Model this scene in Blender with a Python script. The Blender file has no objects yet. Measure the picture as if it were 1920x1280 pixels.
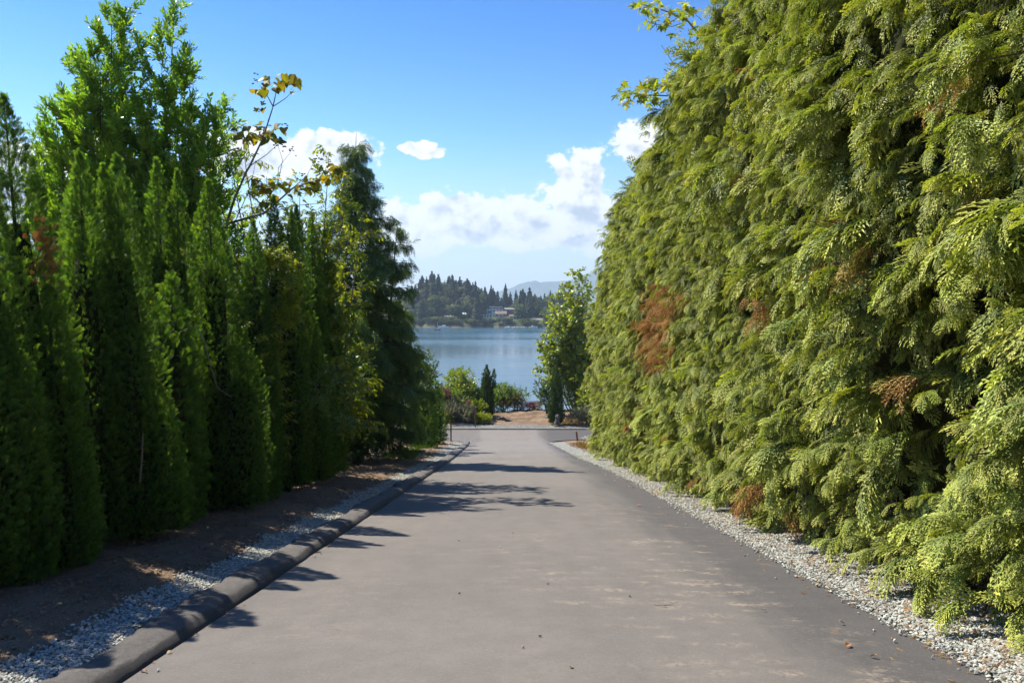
import bpy, bmesh, math
import numpy as np
from math import radians, sin, cos, tan, pi
from mathutils import Vector, Matrix, Euler

SC = bpy.context.scene
COL = SC.collection

# ------------------------------------------------------------------ camera
F_PX = 1493.0                     # focal length in pixels of the 1920 px wide photograph
EYE = np.array([0.0, 0.0, 1.6])
PITCH, YAW = radians(-2.3), radians(0.19)
cam_d = bpy.data.cameras.new("camera")
cam_d.sensor_width = 36.0
cam_d.lens = 36.0 * F_PX / 1920.0
cam_d.clip_start, cam_d.clip_end = 0.05, 20000
cam = bpy.data.objects.new("camera", cam_d)
cam.location = EYE
cam.rotation_euler = (radians(90) + PITCH, 0, YAW)
COL.objects.link(cam)
SC.camera = cam

# ------------------------------------------------------------------ light, exposure
SUN_AZ, SUN_EL = radians(-57), radians(51)        # azimuth from straight ahead (minus = left)
TO_SUN = Vector((sin(SUN_AZ) * cos(SUN_EL), cos(SUN_AZ) * cos(SUN_EL), sin(SUN_EL)))
sun_d = bpy.data.lights.new("sun", 'SUN')
sun_d.energy, sun_d.angle, sun_d.color = 5.0, radians(0.53), (1.0, 0.925, 0.79)
sun = bpy.data.objects.new("sun", sun_d)
sun.rotation_euler = TO_SUN.to_track_quat('Z', 'Y').to_euler()
sun.location = (-30, 20, 40)
COL.objects.link(sun)
SC.view_settings.view_transform = 'Standard'
SC.view_settings.look = 'None'
SC.view_settings.exposure = 1.1
SC.view_settings.gamma = 1.0
SC.view_settings.use_curve_mapping = False
SC.cycles.max_bounces = 8
SC.cycles.diffuse_bounces = 4
SC.cycles.glossy_bounces = 3
SC.cycles.transmission_bounces = 4
SC.cycles.transparent_max_bounces = 6
SC.cycles.caustics_reflective = False
SC.cycles.caustics_refractive = False
SC.cycles.sample_clamp_indirect = 6
SC.cycles.use_denoising = True
SC.cycles.denoising_prefilter = 'ACCURATE'


class NT:
    """small helper around a node tree"""
    def __init__(self, tree):
        self.t = tree
        self.n, self.l = tree.nodes, tree.links

    def node(self, typ, **kw):
        nd = self.n.new(typ)
        for k, v in kw.items():
            setattr(nd, k, v)
        return nd

    def put(self, sock, v):
        if v is None:
            return
        if isinstance(v, bpy.types.NodeSocket):
            self.l.new(v, sock)
        else:
            if isinstance(v, (tuple, list)) and len(v) == 3 and sock.type == 'RGBA':
                v = (*v, 1.0)
            sock.default_value = v

    def math(self, op, a, b=None, c=None, clamp=False):
        nd = self.node('ShaderNodeMath', operation=op, use_clamp=clamp)
        for i, v in enumerate((a, b, c)):
            self.put(nd.inputs[i], v)
        return nd.outputs[0]

    def mix(self, fac, a, b, blend='MIX'):
        nd = self.node('ShaderNodeMix', data_type='RGBA', blend_type=blend)
        self.put(nd.inputs[0], fac)
        self.put(nd.inputs[6], a)
        self.put(nd.inputs[7], b)
        return nd.outputs[2]

    def noise(self, vec, scale, detail=4, rough=0.55, dist=0.0):
        nd = self.node('ShaderNodeTexNoise')
        self.put(nd.inputs['Vector'], vec)
        nd.inputs['Scale'].default_value = scale
        nd.inputs['Detail'].default_value = detail
        nd.inputs['Roughness'].default_value = rough
        nd.inputs['Distortion'].default_value = dist
        return nd.outputs['Fac']

    def ramp(self, fac, lo, hi, a=0.0, b=1.0, smooth=True):
        nd = self.node('ShaderNodeMapRange', interpolation_type='SMOOTHSTEP' if smooth else 'LINEAR')
        self.put(nd.inputs['Value'], fac)
        for k, v in (('From Min', lo), ('From Max', hi), ('To Min', a), ('To Max', b)):
            self.put(nd.inputs[k], v)
        return nd.outputs[0]


# ------------------------------------------------------------------ sky with clouds (by direction, all round)
world = bpy.data.worlds.new("World")
SC.world = world
world.use_nodes = True
W = NT(world.node_tree)
W.n.clear()
SKY_STRENGTH = 0.11
sky = W.node('ShaderNodeTexSky', sky_type='NISHITA', sun_disc=False)
sky.sun_elevation, sky.sun_rotation = SUN_EL, SUN_AZ
sky.altitude, sky.air_density, sky.dust_density, sky.ozone_density = 0, 1.0, 0.3, 3.0
hs = W.node('ShaderNodeHueSaturation')
hs.inputs['Saturation'].default_value = 1.2
hs.inputs['Value'].default_value = 0.68
gm = W.node('ShaderNodeGamma')
gm.inputs[1].default_value = 1.2
W.put(gm.inputs[0], sky.outputs[0])
W.put(hs.inputs['Color'], gm.outputs[0])

# cloud banks in the direction of the lake: azimuth, elevation (in 1/1493 rad), half-width, half-height up, half-height down
CLOUDS = [(-40, 165, 190, 50, 55), (-175, 150, 110, 60, 50), (120, 175, 100, 115, 75), (195, 165, 110, 85, 65),
          (70, 135, 190, 60, 30), (135, 250, 40, 48, 60), (250, 305, 66, 46, 60), (280, 235, 70, 80, 60),
          (-335, 280, 95, 40, 36), (-470, 265, 130, 48, 44), (-165, 288, 44, 20, 14), (-195, 292, 24, 14, 10)]
tc = W.node('ShaderNodeTexCoord')
sx = W.node('ShaderNodeSeparateXYZ')
W.put(sx.inputs[0], tc.outputs['Generated'])
az = W.math('MULTIPLY', W.math('ARCTAN2', sx.outputs[0], sx.outputs[1]), F_PX)
el = W.math('MULTIPLY', W.math('ARCSINE', sx.outputs[2]), F_PX)


def cloud_vec(du, dv):
    c_ = W.node('ShaderNodeCombineXYZ')
    W.put(c_.inputs[0], W.math('MULTIPLY_ADD', az, 1 / 100, du / 100))
    W.put(c_.inputs[1], W.math('MULTIPLY_ADD', el, 1 / 80, dv / 80))
    return c_.outputs[0]


field = None
for cx, cy, a, bt, bb in CLOUDS:
    dx = W.math('MULTIPLY_ADD', az, 1 / a, -cx / a)
    dy = W.math('SUBTRACT', el, cy)
    dyn = W.math('MAXIMUM', W.math('MULTIPLY', dy, 1 / bt), W.math('MULTIPLY', dy, -1 / bb))
    q = W.math('MULTIPLY_ADD', dx, dx, W.math('MULTIPLY', dyn, dyn))
    field = q if field is None else W.math('SMOOTH_MIN', field, q, 0.25)
field = W.math('SUBTRACT', 1.0, field)
# the rest of the sky carries unseen fair-weather banks, thickened to add neutral fill light
rest = W.noise(cloud_vec(0, 0), 0.22, 1, 0.5)
rest = W.math('MULTIPLY_ADD', W.math('SUBTRACT', rest, 0.47), 14.0, W.ramp(W.math('ABSOLUTE', W.math('SUBTRACT', el, 230)), 0, 260, 0.0, -3.0, False))
rest = W.math('MULTIPLY_ADD', W.ramp(W.math('ABSOLUTE', az), 500, 900), 4.0, W.math('SUBTRACT', rest, 4.0))
field = W.math('MAXIMUM', W.math('MAXIMUM', field, rest), -1.6)
n0 = W.noise(cloud_vec(0, 0), 1.25, 8, 0.62, 0.15)
n1 = W.noise(cloud_vec(-14, 22), 1.25, 3, 0.55, 0.15)
d0 = W.math('MULTIPLY_ADD', W.math('SUBTRACT', n0, 0.48), 5.2, field)
d1 = W.math('MULTIPLY_ADD', W.math('SUBTRACT', n1, 0.48), 5.2, field)
alpha = W.ramp(d0, 0.05, 0.45)
lit = W.ramp(W.math('SUBTRACT', d0, d1), -0.75, 0.55)
thick = W.ramp(d1, 0.3, 1.7)
shade = W.math('MULTIPLY', W.math('SUBTRACT', 1.0, lit), thick)
CE = 2 ** SC.view_settings.exposure * SKY_STRENGTH
ccol = W.mix(shade, tuple(c / CE for c in (1.22, 1.21, 1.20)), tuple(c / CE for c in (0.56, 0.62, 0.70)))
# pale air low over the horizon
low = W.ramp(el, 20, 330, 0.8, 0.0)
deep = W.mix(W.ramp(el, 60, 640), hs.outputs[0], (0.03, 0.50, 0.78), 'MULTIPLY')
base = W.mix(low, deep, tuple(c / CE for c in (0.72, 0.80, 0.88)))
skyc = W.mix(W.math('MULTIPLY', alpha, W.ramp(el, 60, 125, 0.25, 0.97)), base, ccol)
bg = W.node('ShaderNodeBackground')
W.put(bg.inputs[0], skyc)
bg.inputs[1].default_value = SKY_STRENGTH
W.l.new(bg.outputs[0], W.node('ShaderNodeOutputWorld').inputs[0])
world.cycles.sampling_method = 'MANUAL'
world.cycles.sample_map_resolution = 512

# ------------------------------------------------------------------ helpers
rng = np.random.default_rng(7)
cp, sp = cos(PITCH), sin(PITCH)
cy_, sy_ = cos(YAW), sin(YAW)


def at(px, py, d):
    """point at forward distance d (metres along y) on the sight line through photo pixel (px, py)"""
    u, v = (px - 960) / F_PX, (640 - py) / F_PX
    f = np.array([u, cp - v * sp, sp + v * cp])           # camera looks along +y
    f = np.array([f[0] * cy_ - f[1] * sy_, f[0] * sy_ + f[1] * cy_, f[2]])
    return EYE + f * (d / f[1])


def sstep(a, b, x):
    t = np.clip((np.asarray(x, float) - a) / (b - a), 0, 1)
    return t * t * (3 - 2 * t)


_ph = rng.uniform(0, 6.28, (40,))


def wob(x, y, s=1.0, k=0):
    """cheap smooth noise in about -1..1"""
    x, y = np.asarray(x, float) * s, np.asarray(y, float) * s
    r = 0
    for i, (a, b, w) in enumerate(((1.0, 0.35, .5), (-0.6, 1.1, .45), (2.1, -1.3, .3), (1.4, 2.3, .28), (-3.3, 2.9, .18), (4.9, 3.7, .12), (-6.1, 7.9, .08))):
        r = r + w * np.sin(a * x + b * y + _ph[(i * 3 + k * 7) % 40])
    return r / 1.2


def profile(y):
    """height of the lane along its length: a 7.8 degree slope that levels out at the junction"""
    y = np.asarray(y, float)
    a = -0.137 * np.minimum(y, 50)
    b = np.where(y > 50, -0.137 * (np.clip(y, 50, 58) - 50) * (1 - (np.clip(y, 50, 58) - 50) / 16), 0)
    c = np.where(y > 58, -0.012 * (np.minimum(y, 71) - 58), 0)
    return a + b + c


WATER_Z = -13.4
XL_Y, XL_V = [-20, 30, 45, 52], [-2.34, -2.34, -2.62, -2.9]
XR_Y, XR_V = [-20, 20, 25, 32, 43, 52], [2.89, 2.89, 2.80, 2.52, 2.36, 2.2]


def xl(y):
    return np.interp(y, XL_Y, XL_V)


def xr(y):
    return np.interp(y, XR_Y, XR_V)


def gz(x, y):
    """ground height"""
    x, y = np.asarray(x, float), np.asarray(y, float)
    z = profile(y)
    side = sstep(0.45, 1.6, xl(y) - x) * sstep(56, 50, y)
    z = z + side * (0.10 + 0.05 * wob(x, y, 1.9))
    rs = sstep(0.6, 2.0, x - xr(y)) * sstep(56, 50, y)
    z = z + rs * (0.08 + 0.04 * wob(x, y, 1.7, 2))
    far = sstep(60.2, 63, y) * (1 - sstep(70.5, 72, y))
    z = z + far * (0.16 * wob(x * 0.9, y * 1.6, 1.1, 3) + 0.07 * wob(x, y, 4.2, 4) + 0.10)
    z = z + sstep(60, 64, y) * sstep(-1.5, -6, x) * 0.55 * (1 - sstep(70.5, 72, y))
    bank = sstep(70.8, 79, y)
    return z * (1 - bank) + (WATER_Z - 2.5) * bank


def mesh(name, V, F, smooth=False):
    me = bpy.data.meshes.new(name)
    V = np.asarray(V, float)
    if isinstance(F, np.ndarray):
        F = F.tolist()
    me.from_pydata(V.tolist(), [], F)
    if smooth:
        me.polygons.foreach_set('use_smooth', np.ones(len(me.polygons), bool))
    me.update()
    return me


def obj(name, me, mat=None, parent=None, loc=None, rot=None, kind=None):
    o = bpy.data.objects.new(name, me)
    COL.objects.link(o)
    if mat is not None and me is not None and len(me.materials) == 0:
        me.materials.append(mat)
    if parent is not None:
        o.parent = parent
    if loc is not None:
        o.location = tuple(float(v) for v in loc)
    if rot is not None:
        o.rotation_euler = rot
    if kind:
        o['kind'] = kind
    return o


def tag(o, label, cat=None, group=None, kind=None):
    o['label'] = label
    if cat:
        o['category'] = cat
    if group:
        o['group'] = group
    if kind:
        o['kind'] = kind
    return o


def thing(name, loc, label, cat, group=None):
    o = bpy.data.objects.new(name, None)
    o.empty_display_size = 0.2
    COL.objects.link(o)
    o.location = tuple(float(v) for v in loc)
    return tag(o, label, cat, group)


class MB:
    """collects vertices and faces"""
    def __init__(self):
        self.V, self.F = [], []

    def add(self, V, F):
        n = len(self.V)
        self.V.extend([tuple(map(float, v)) for v in V])
        self.F.extend([[i + n for i in f] for f in F])

    def box(self, x0, x1, y0, y1, z0, z1):
        self.add([(x0, y0, z0), (x1, y0, z0), (x1, y1, z0), (x0, y1, z0), (x0, y0, z1), (x1, y0, z1), (x1, y1, z1), (x0, y1, z1)],
                 [(0, 3, 2, 1), (4, 5, 6, 7), (0, 1, 5, 4), (1, 2, 6, 5), (2, 3, 7, 6), (3, 0, 4, 7)])

    def tube(self, P, R, sides=6):
        P = np.asarray(P, float)
        R = np.broadcast_to(np.asarray(R, float), (len(P),))
        T = np.gradient(P, axis=0)
        T /= np.linalg.norm(T, axis=1)[:, None] + 1e-9
        ref = np.array([1.0, 0.13, 0.07]) if abs(T[0][2]) > 0.7 else np.array([0.05, 0.1, 1.0])
        V = []
        for p, t, r in zip(P, T, R):
            a = np.cross(t, ref)
            a /= np.linalg.norm(a) + 1e-9
            b = np.cross(t, a)
            for k in range(sides):
                th = 2 * pi * k / sides
                V.append(p + r * (cos(th) * a + sin(th) * b))
        F = []
        for i in range(len(P) - 1):
            for k in range(sides):
                k2 = (k + 1) % sides
                F.append((i * sides + k, i * sides + k2, (i + 1) * sides + k2, (i + 1) * sides + k))
        F.append(tuple(range(sides))[::-1])
        F.append(tuple((len(P) - 1) * sides + k for k in range(sides)))
        self.add(V, F)

    def me(self, name, smooth=False):
        return mesh(name, self.V, self.F, smooth)


def unit(v):
    v = np.asarray(v, float)
    return v / (np.linalg.norm(v, axis=-1, keepdims=True) + 1e-9)


def eulers(D, N):
    """XYZ eulers that turn +Y onto D and +Z near N"""
    Y = unit(D)
    X = unit(np.cross(Y, N))
    Z = np.cross(X, Y)
    r20, r21, r22 = X[:, 2], Y[:, 2], Z[:, 2]
    r10, r00 = X[:, 1], X[:, 0]
    return np.stack([np.arctan2(r21, r22), -np.arcsin(np.clip(r20, -1, 1)), np.arctan2(r10, r00)], 1)


# ------------------------------------------------------------------ materials
def new_mat(name):
    m = bpy.data.materials.new(name)
    m.use_nodes = True
    t = NT(m.node_tree)
    t.n.clear()
    return m, t


def finish(t, shader, disp=None):
    o = t.node('ShaderNodeOutputMaterial')
    t.l.new(shader, o.inputs[0])


def principled(t, col, rough=0.8, spec=0.3, normal=None, metal=0.0):
    p = t.node('ShaderNodeBsdfPrincipled')
    t.put(p.inputs['Base Color'], col)
    t.put(p.inputs['Roughness'], rough)
    p.inputs['Specular IOR Level'].default_value = spec
    p.inputs['Metallic'].default_value = metal
    if normal is not None:
        t.put(p.inputs['Normal'], normal)
    return p.outputs[0]


def bump(t, h, strength=0.5, dist=0.01):
    b = t.node('ShaderNodeBump')
    b.inputs['Strength'].default_value = strength
    b.inputs['Distance'].default_value = dist
    t.put(b.inputs['Height'], h)
    return b.outputs[0]


def leaf_mat(name, colA, colB, tip=None, tipamt=0.5, trans=0.4, rough=0.5, spec=0.35, tcol=None, dead=None):
    """foliage: colour by each spray's own tint, tips paler as new growth plus painted-in sun highlights, light passing through"""
    m, t = new_mat(name)
    at_ = t.node('ShaderNodeAttribute', attribute_name='tint', attribute_type='INSTANCER')
    oi = t.node('ShaderNodeObjectInfo')
    c = t.mix(at_.outputs['Fac'], colA, colB)
    if tip is not None:
        ta = t.node('ShaderNodeAttribute', attribute_name='along', attribute_type='GEOMETRY')
        k = t.math('MULTIPLY', t.math('POWER', ta.outputs['Fac'], 1.6), tipamt)
        c = t.mix(k, c, tip)
    v = t.math('MULTIPLY_ADD', oi.outputs['Random'], 0.6, 0.7)
    h = t.node('ShaderNodeHueSaturation')
    t.put(h.inputs['Color'], c)
    t.put(h.inputs['Value'], v)
    t.put(h.inputs['Hue'], t.math('MULTIPLY_ADD', t.math('FRACT', t.math('MULTIPLY', oi.outputs['Random'], 17.3)), 0.03, 0.485))
    c = h.outputs[0]
    p = principled(t, c, rough, spec)
    tr = t.node('ShaderNodeBsdfTranslucent')
    t.put(tr.inputs[0], t.mix(1.0, c, tcol or (1.5, 1.5, 0.6), 'MULTIPLY'))
    mx = t.node('ShaderNodeMixShader')
    mx.inputs[0].default_value = trans
    t.l.new(p, mx.inputs[1])
    t.l.new(tr.outputs[0], mx.inputs[2])
    finish(t, mx.outputs[0])
    return m


def flat_mat(name, col, rough=0.7, spec=0.3, var=0.25, scale=6.0, metal=0.0, bumpd=0.0):
    m, t = new_mat(name)
    tcn = t.node('ShaderNodeTexCoord')
    n = t.noise(tcn.outputs['Object'], scale, 5, 0.6)
    k = t.math('MULTIPLY_ADD', n, var * 2, 1 - var)
    c = t.mix(1.0, col, (1, 1, 1), 'MULTIPLY')
    h = t.node('ShaderNodeHueSaturation')
    t.put(h.inputs['Color'], c)
    t.put(h.inputs['Value'], k)
    nm = bump(t, n, 0.6, bumpd) if bumpd else None
    finish(t, principled(t, h.outputs[0], rough, spec, nm, metal))
    return m


M = {}
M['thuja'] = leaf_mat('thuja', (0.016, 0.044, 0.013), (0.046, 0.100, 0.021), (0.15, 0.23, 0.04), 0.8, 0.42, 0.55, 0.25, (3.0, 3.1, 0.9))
M['leyland'] = leaf_mat('leyland', (0.024, 0.060, 0.016), (0.150, 0.205, 0.032), (0.66, 0.67, 0.15), 1.0, 0.20, 0.5, 0.28, (1.4, 1.5, 0.5))  # dark base and bright tips paint in part of the sunlit contrast
M['dead'] = leaf_mat('dead', (0.22, 0.10, 0.04), (0.46, 0.30, 0.11), None, 0, 0.25, 0.8, 0.1, (1.2, 1, 0.7))
M['bay'] = leaf_mat('bay', (0.095, 0.20, 0.022), (0.22, 0.34, 0.035), None, 0, 0.46, 0.35, 0.5, (1.6, 1.7, 0.4))
M['cherry'] = leaf_mat('cherry', (0.10, 0.17, 0.02), (0.30, 0.31, 0.025), None, 0, 0.45, 0.4, 0.45, (1.6, 1.6, 0.35))
M['paulownia'] = leaf_mat('paulownia', (0.09, 0.13, 0.02), (0.36, 0.27, 0.02), None, 0, 0.45, 0.5, 0.3, (1.4, 1.35, 0.4))
M['maple'] = leaf_mat('maple', (0.12, 0.18, 0.018), (0.36, 0.36, 0.03), None, 0, 0.5, 0.45, 0.35, (1.5, 1.5, 0.4))
M['cedar'] = leaf_mat('cedar', (0.055, 0.115, 0.035), (0.13, 0.20, 0.045), (0.26, 0.33, 0.09), 0.4, 0.25, 0.5, 0.3, (1.4, 1.5, 0.6))
M['shrub'] = leaf_mat('shrub', (0.055, 0.115, 0.02), (0.15, 0.20, 0.03), None, 0, 0.35, 0.35, 0.5, (1.5, 1.6, 0.5))
M['alder'] = leaf_mat('alder', (0.12, 0.19, 0.025), (0.33, 0.36, 0.045), None, 0, 0.38, 0.35, 0.5, (1.5, 1.5, 0.5))
M['lime'] = leaf_mat('lime', (0.16, 0.22, 0.015), (0.32, 0.33, 0.02), None, 0, 0.4, 0.5, 0.3, (1.3, 1.4, 0.5))
M['cypress'] = leaf_mat('cypress', (0.045, 0.09, 0.022), (0.095, 0.15, 0.03), None, 0, 0.2, 0.6, 0.25, (1.4, 1.5, 0.5))
M['redleaf'] = leaf_mat('redleaf', (0.13, 0.03, 0.03), (0.24, 0.07, 0.06), None, 0, 0.35, 0.5, 0.3, (1.4, 1, 1))
M['brownleaf'] = leaf_mat('brownleaf', (0.13, 0.075, 0.055), (0.20, 0.12, 0.09), None, 0, 0.3, 0.7, 0.2, (1.2, 1, 0.9))
M['greyleaf'] = leaf_mat('greyleaf', (0.13, 0.15, 0.09), (0.24, 0.23, 0.15), None, 0, 0.3, 0.7, 0.2, (1.2, 1.2, 0.8))
M['darkleaf'] = leaf_mat('darkleaf', (0.045, 0.09, 0.03), (0.10, 0.145, 0.045), None, 0, 0.3, 0.5, 0.25, (1.4, 1.5, 0.7))
M['grass'] = leaf_mat('grass', (0.05, 0.11, 0.015), (0.12, 0.18, 0.03), None, 0, 0.35, 0.6, 0.2, (1.4, 1.5, 0.5))
M['drygrass'] = leaf_mat('drygrass', (0.32, 0.24, 0.08), (0.42, 0.30, 0.10), None, 0, 0.3, 0.8, 0.1, (1.2, 1.1, 0.7))
M['pink'] = flat_mat('pink', (0.5, 0.03, 0.22))
M['bark'] = flat_mat('bark', (0.085, 0.055, 0.038), 0.9, 0.1, 0.45, 14, bumpd=0.02)
M['greybark'] = flat_mat('greybark', (0.22, 0.18, 0.14), 0.85, 0.15, 0.35, 18, bumpd=0.01)
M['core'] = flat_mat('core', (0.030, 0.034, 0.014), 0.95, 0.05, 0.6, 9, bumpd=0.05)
M['stake'] = flat_mat('stake', (0.22, 0.12, 0.07), 0.85, 0.1, 0.4, 20)
M['darkpost'] = flat_mat('darkpost', (0.06, 0.05, 0.04), 0.8, 0.2, 0.4, 20)
M['stone'] = flat_mat('stone', (0.10, 0.10, 0.085), 0.9, 0.2, 0.45, 12, bumpd=0.02)
M['rock'] = flat_mat('rock', (0.24, 0.24, 0.22), 0.9, 0.2, 0.4, 8, bumpd=0.02)


def soil_mat():
    m, t = new_mat('soil')
    tcn = t.node('ShaderNodeTexCoord')
    P = tcn.outputs['Object']
    n1 = t.noise(P, 0.55, 5, 0.6)
    n2 = t.noise(P, 7, 7, 0.65)
    n3 = t.noise(P, 55, 4, 0.6)
    c = t.mix(t.ramp(n1, 0.35, 0.68), (0.185, 0.126, 0.086), (0.28, 0.195, 0.132))
    c = t.mix(t.ramp(n2, 0.42, 0.72), c, (0.27, 0.195, 0.135))
    c = t.mix(t.math('MULTIPLY', t.ramp(n3, 0.60, 0.70), 0.6), c, (0.065, 0.044, 0.032))
    c = t.mix(t.math('MULTIPLY', t.ramp(n3, 0.36, 0.28), 0.5), c, (0.27, 0.21, 0.15))
    h = t.math('MULTIPLY_ADD', n3, 0.6, n2)
    finish(t, principled(t, c, 0.95, 0.1, bump(t, h, 1.0, 0.07)))
    return m


def asphalt_mat(name, dust=1.0):
    m, t = new_mat(name)
    tcn = t.node('ShaderNodeTexCoord')
    P = tcn.outputs['Object']
    s = t.node('ShaderNodeSeparateXYZ')
    t.put(s.inputs[0], P)
    X, Y = s.outputs[0], s.outputs[1]
    fine = t.noise(P, 260, 3, 0.7)
    mid = t.noise(P, 16, 5, 0.65)
    big = t.noise(P, 0.33, 4, 0.55)
    st = t.node('ShaderNodeMapping')
    st.inputs['Scale'].default_value = (1.0, 0.05, 1.0)
    t.put(st.inputs['Vector'], P)
    streak = t.noise(st.outputs[0], 2.6, 4, 0.55)
    c = t.mix(fine, (0.050, 0.048, 0.050), (0.096, 0.090, 0.088))
    if dust:
        # pale dust in the travelled middle, bare black asphalt along the right-hand edge
        u = t.math('ADD', X, t.math('MULTIPLY_ADD', streak, 1.3, -0.65))
        mask = t.math('MULTIPLY', t.ramp(u, 2.4, 1.5), t.ramp(u, -2.9, -1.9, 0.55, 1.0))
        far = t.ramp(Y, 10, 45, 0.75, 1.15)
        mask = t.math('MULTIPLY', mask, t.math('MULTIPLY', far, t.ramp(big, 0.2, 0.75, 0.72, 1.05)))
        mask = t.math('MULTIPLY', mask, t.ramp(streak, 0.2, 0.8, 0.82, 1.05))
        c = t.mix(mask, c, t.mix(fine, (0.130, 0.117, 0.106), (0.205, 0.186, 0.170)))
        # pale scuffs and dusty footprints
        mp = t.node('ShaderNodeMapping')
        mp.inputs['Scale'].default_value = (2.7, 5.2, 1.0)
        t.put(mp.inputs['Vector'], P)
        vo = t.node('ShaderNodeTexVoronoi', feature='SMOOTH_F1')
        vo.inputs['Scale'].default_value = 1.0
        vo.inputs['Smoothness'].default_value = 0.4
        wv = t.node('ShaderNodeVectorMath', operation='ADD')
        nv = t.node('ShaderNodeTexNoise')
        nv.inputs['Scale'].default_value = 3.5
        nv.inputs['Detail'].default_value = 5
        t.put(nv.inputs['Vector'], P)
        t.put(wv.inputs[0], mp.outputs[0])
        t.put(wv.inputs[1], nv.outputs['Color'])
        t.put(vo.inputs['Vector'], wv.outputs[0])
        spot = t.ramp(vo.outputs['Distance'], 0.55, 0.12)
        keep = t.ramp(t.noise(P, 0.9, 3, 0.5), 0.42, 0.6)
        where = t.math('MULTIPLY', t.ramp(X, -1.6, 1.2, 0.22, 1.0), t.ramp(Y, 20, 9))
        where = t.math('MULTIPLY', where, t.ramp(X, 2.9, 2.1))
        k = t.math('MULTIPLY', t.math('MULTIPLY', spot, keep), t.math('MULTIPLY', where, t.ramp(mid, 0.42, 0.62)))
        c = t.mix(t.math('MULTIPLY', k, 0.75), c, (0.30, 0.245, 0.19))
        # rusty soil dust here and there
        r = t.math('MULTIPLY', t.ramp(t.noise(P, 2.3, 6, 0.7), 0.64, 0.74), t.ramp(X, 1.6, 2.4))
        c = t.mix(t.math('MULTIPLY', r, 0.5), c, (0.24, 0.12, 0.06))
    else:
        geo = t.node('ShaderNodeNewGeometry')
        sn = t.node('ShaderNodeSeparateXYZ')
        t.put(sn.inputs[0], geo.outputs['Normal'])
        dusty = t.math('MULTIPLY', t.ramp(sn.outputs[2], 0.75, 0.97), t.ramp(mid, 0.3, 0.7, 0.4, 1.0))
        c = t.mix(t.math('MULTIPLY', dusty, 0.8), c, (0.155, 0.142, 0.132))
    mott = t.noise(P, 3.2, 6, 0.7)
    hv = t.node('ShaderNodeHueSaturation')
    t.put(hv.inputs['Color'], c)
    t.put(hv.inputs['Value'], t.math('MULTIPLY_ADD', mott, 0.5, 0.75))
    c = hv.outputs[0]
    grain = t.noise(P, 48, 4, 0.8)
    c = t.mix(t.ramp(grain, 0.56, 0.70, 0.0, 0.45), c, (0.26, 0.24, 0.22))
    c = t.mix(t.ramp(grain, 0.42, 0.32, 0.0, 0.5), c, (0.045, 0.042, 0.042))
    h = t.math('MULTIPLY_ADD', fine, 0.7, t.math('MULTIPLY_ADD', mid, 0.5, grain))
    finish(t, principled(t, c, 0.82, 0.28, bump(t, h, 0.55 if dust else 0.9, 0.006 if dust else 0.016)))
    return m


def gravelbed_mat():
    m, t = new_mat('gravel_bed')
    tcn = t.node('ShaderNodeTexCoord')
    P = tcn.outputs['Object']
    vo = t.node('ShaderNodeTexVoronoi')
    vo.inputs['Scale'].default_value = 32
    t.put(vo.inputs['Vector'], P)
    s = t.node('ShaderNodeSeparateColor')
    t.put(s.inputs[0], vo.outputs['Color'])
    c = t.mix(s.outputs[0], (0.17, 0.175, 0.16), (0.42, 0.42, 0.38))
    c = t.mix(t.ramp(vo.outputs['Distance'], 0.3, 0.7), c, (0.10, 0.10, 0.09))
    finish(t, principled(t, c, 0.85, 0.2, bump(t, t.math('SUBTRACT', 1.0, vo.outputs['Distance']), 0.8, 0.03)))
    return m


def pebble_mat():
    m, t = new_mat('pebble')
    oi = t.node('ShaderNodeObjectInfo')
    r = oi.outputs['Random']
    c = t.mix(r, (0.25, 0.26, 0.235), (0.56, 0.56, 0.50))
    c = t.mix(t.ramp(t.math('FRACT', t.math('MULTIPLY', r, 31.7)), 0.88, 0.92), c, (0.30, 0.24, 0.18))
    tcn = t.node('ShaderNodeTexCoord')
    n = t.noise(tcn.outputs['Object'], 3.0, 3, 0.6)
    c = t.mix(t.math('MULTIPLY', n, 0.4), c, (0.15, 0.155, 0.15))
    finish(t, principled(t, c, 0.75, 0.25))
    return m


def water_mat():
    m, t = new_mat('lake_water')
    tcn = t.node('ShaderNodeTexCoord')
    P = tcn.outputs['Object']
    mp = t.node('ShaderNodeMapping')
    mp.inputs['Scale'].default_value = (0.35, 1.0, 1.0)
    t.put(mp.inputs['Vector'], P)
    a = t.noise(mp.outputs[0], 0.9, 4, 0.6)
    b = t.noise(mp.outputs[0], 0.12, 3, 0.5)
    mp2 = t.node('ShaderNodeMapping')
    mp2.inputs['Scale'].default_value = (0.0025, 0.011, 1.0)
    t.put(mp2.inputs['Vector'], P)
    wind = t.ramp(t.noise(mp2.outputs[0], 1.0, 4, 0.55, 0.6), 0.38, 0.62)
    h = t.math('MULTIPLY_ADD', b, 1.6, a)
    bp = t.node('ShaderNodeBump')
    t.put(bp.inputs['Strength'], t.math('MULTIPLY_ADD', wind, 0.09, 0.045))
    bp.inputs['Distance'].default_value = 0.35
    t.put(bp.inputs['Height'], h)
    p = t.node('ShaderNodeBsdfPrincipled')
    p.inputs['Base Color'].default_value = (0.035, 0.085, 0.115, 1)
    t.put(p.inputs['Roughness'], t.math('MULTIPLY_ADD', wind, 0.10, 0.13))
    p.inputs['IOR'].default_value = 1.333
    t.put(p.inputs['Normal'], bp.outputs[0])
    finish(t, p.outputs[0])
    return m


M['soil'] = soil_mat()
M['clod'] = flat_mat('clod', (0.19, 0.132, 0.09), 0.95, 0.1, 0.3, 4)
M['asphalt'] = asphalt_mat('asphalt')
M['kerb'] = asphalt_mat('kerb_asphalt', 0)
M['gravel_bed'] = gravelbed_mat()
M['pebble'] = pebble_mat()
M['water'] = water_mat()

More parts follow.
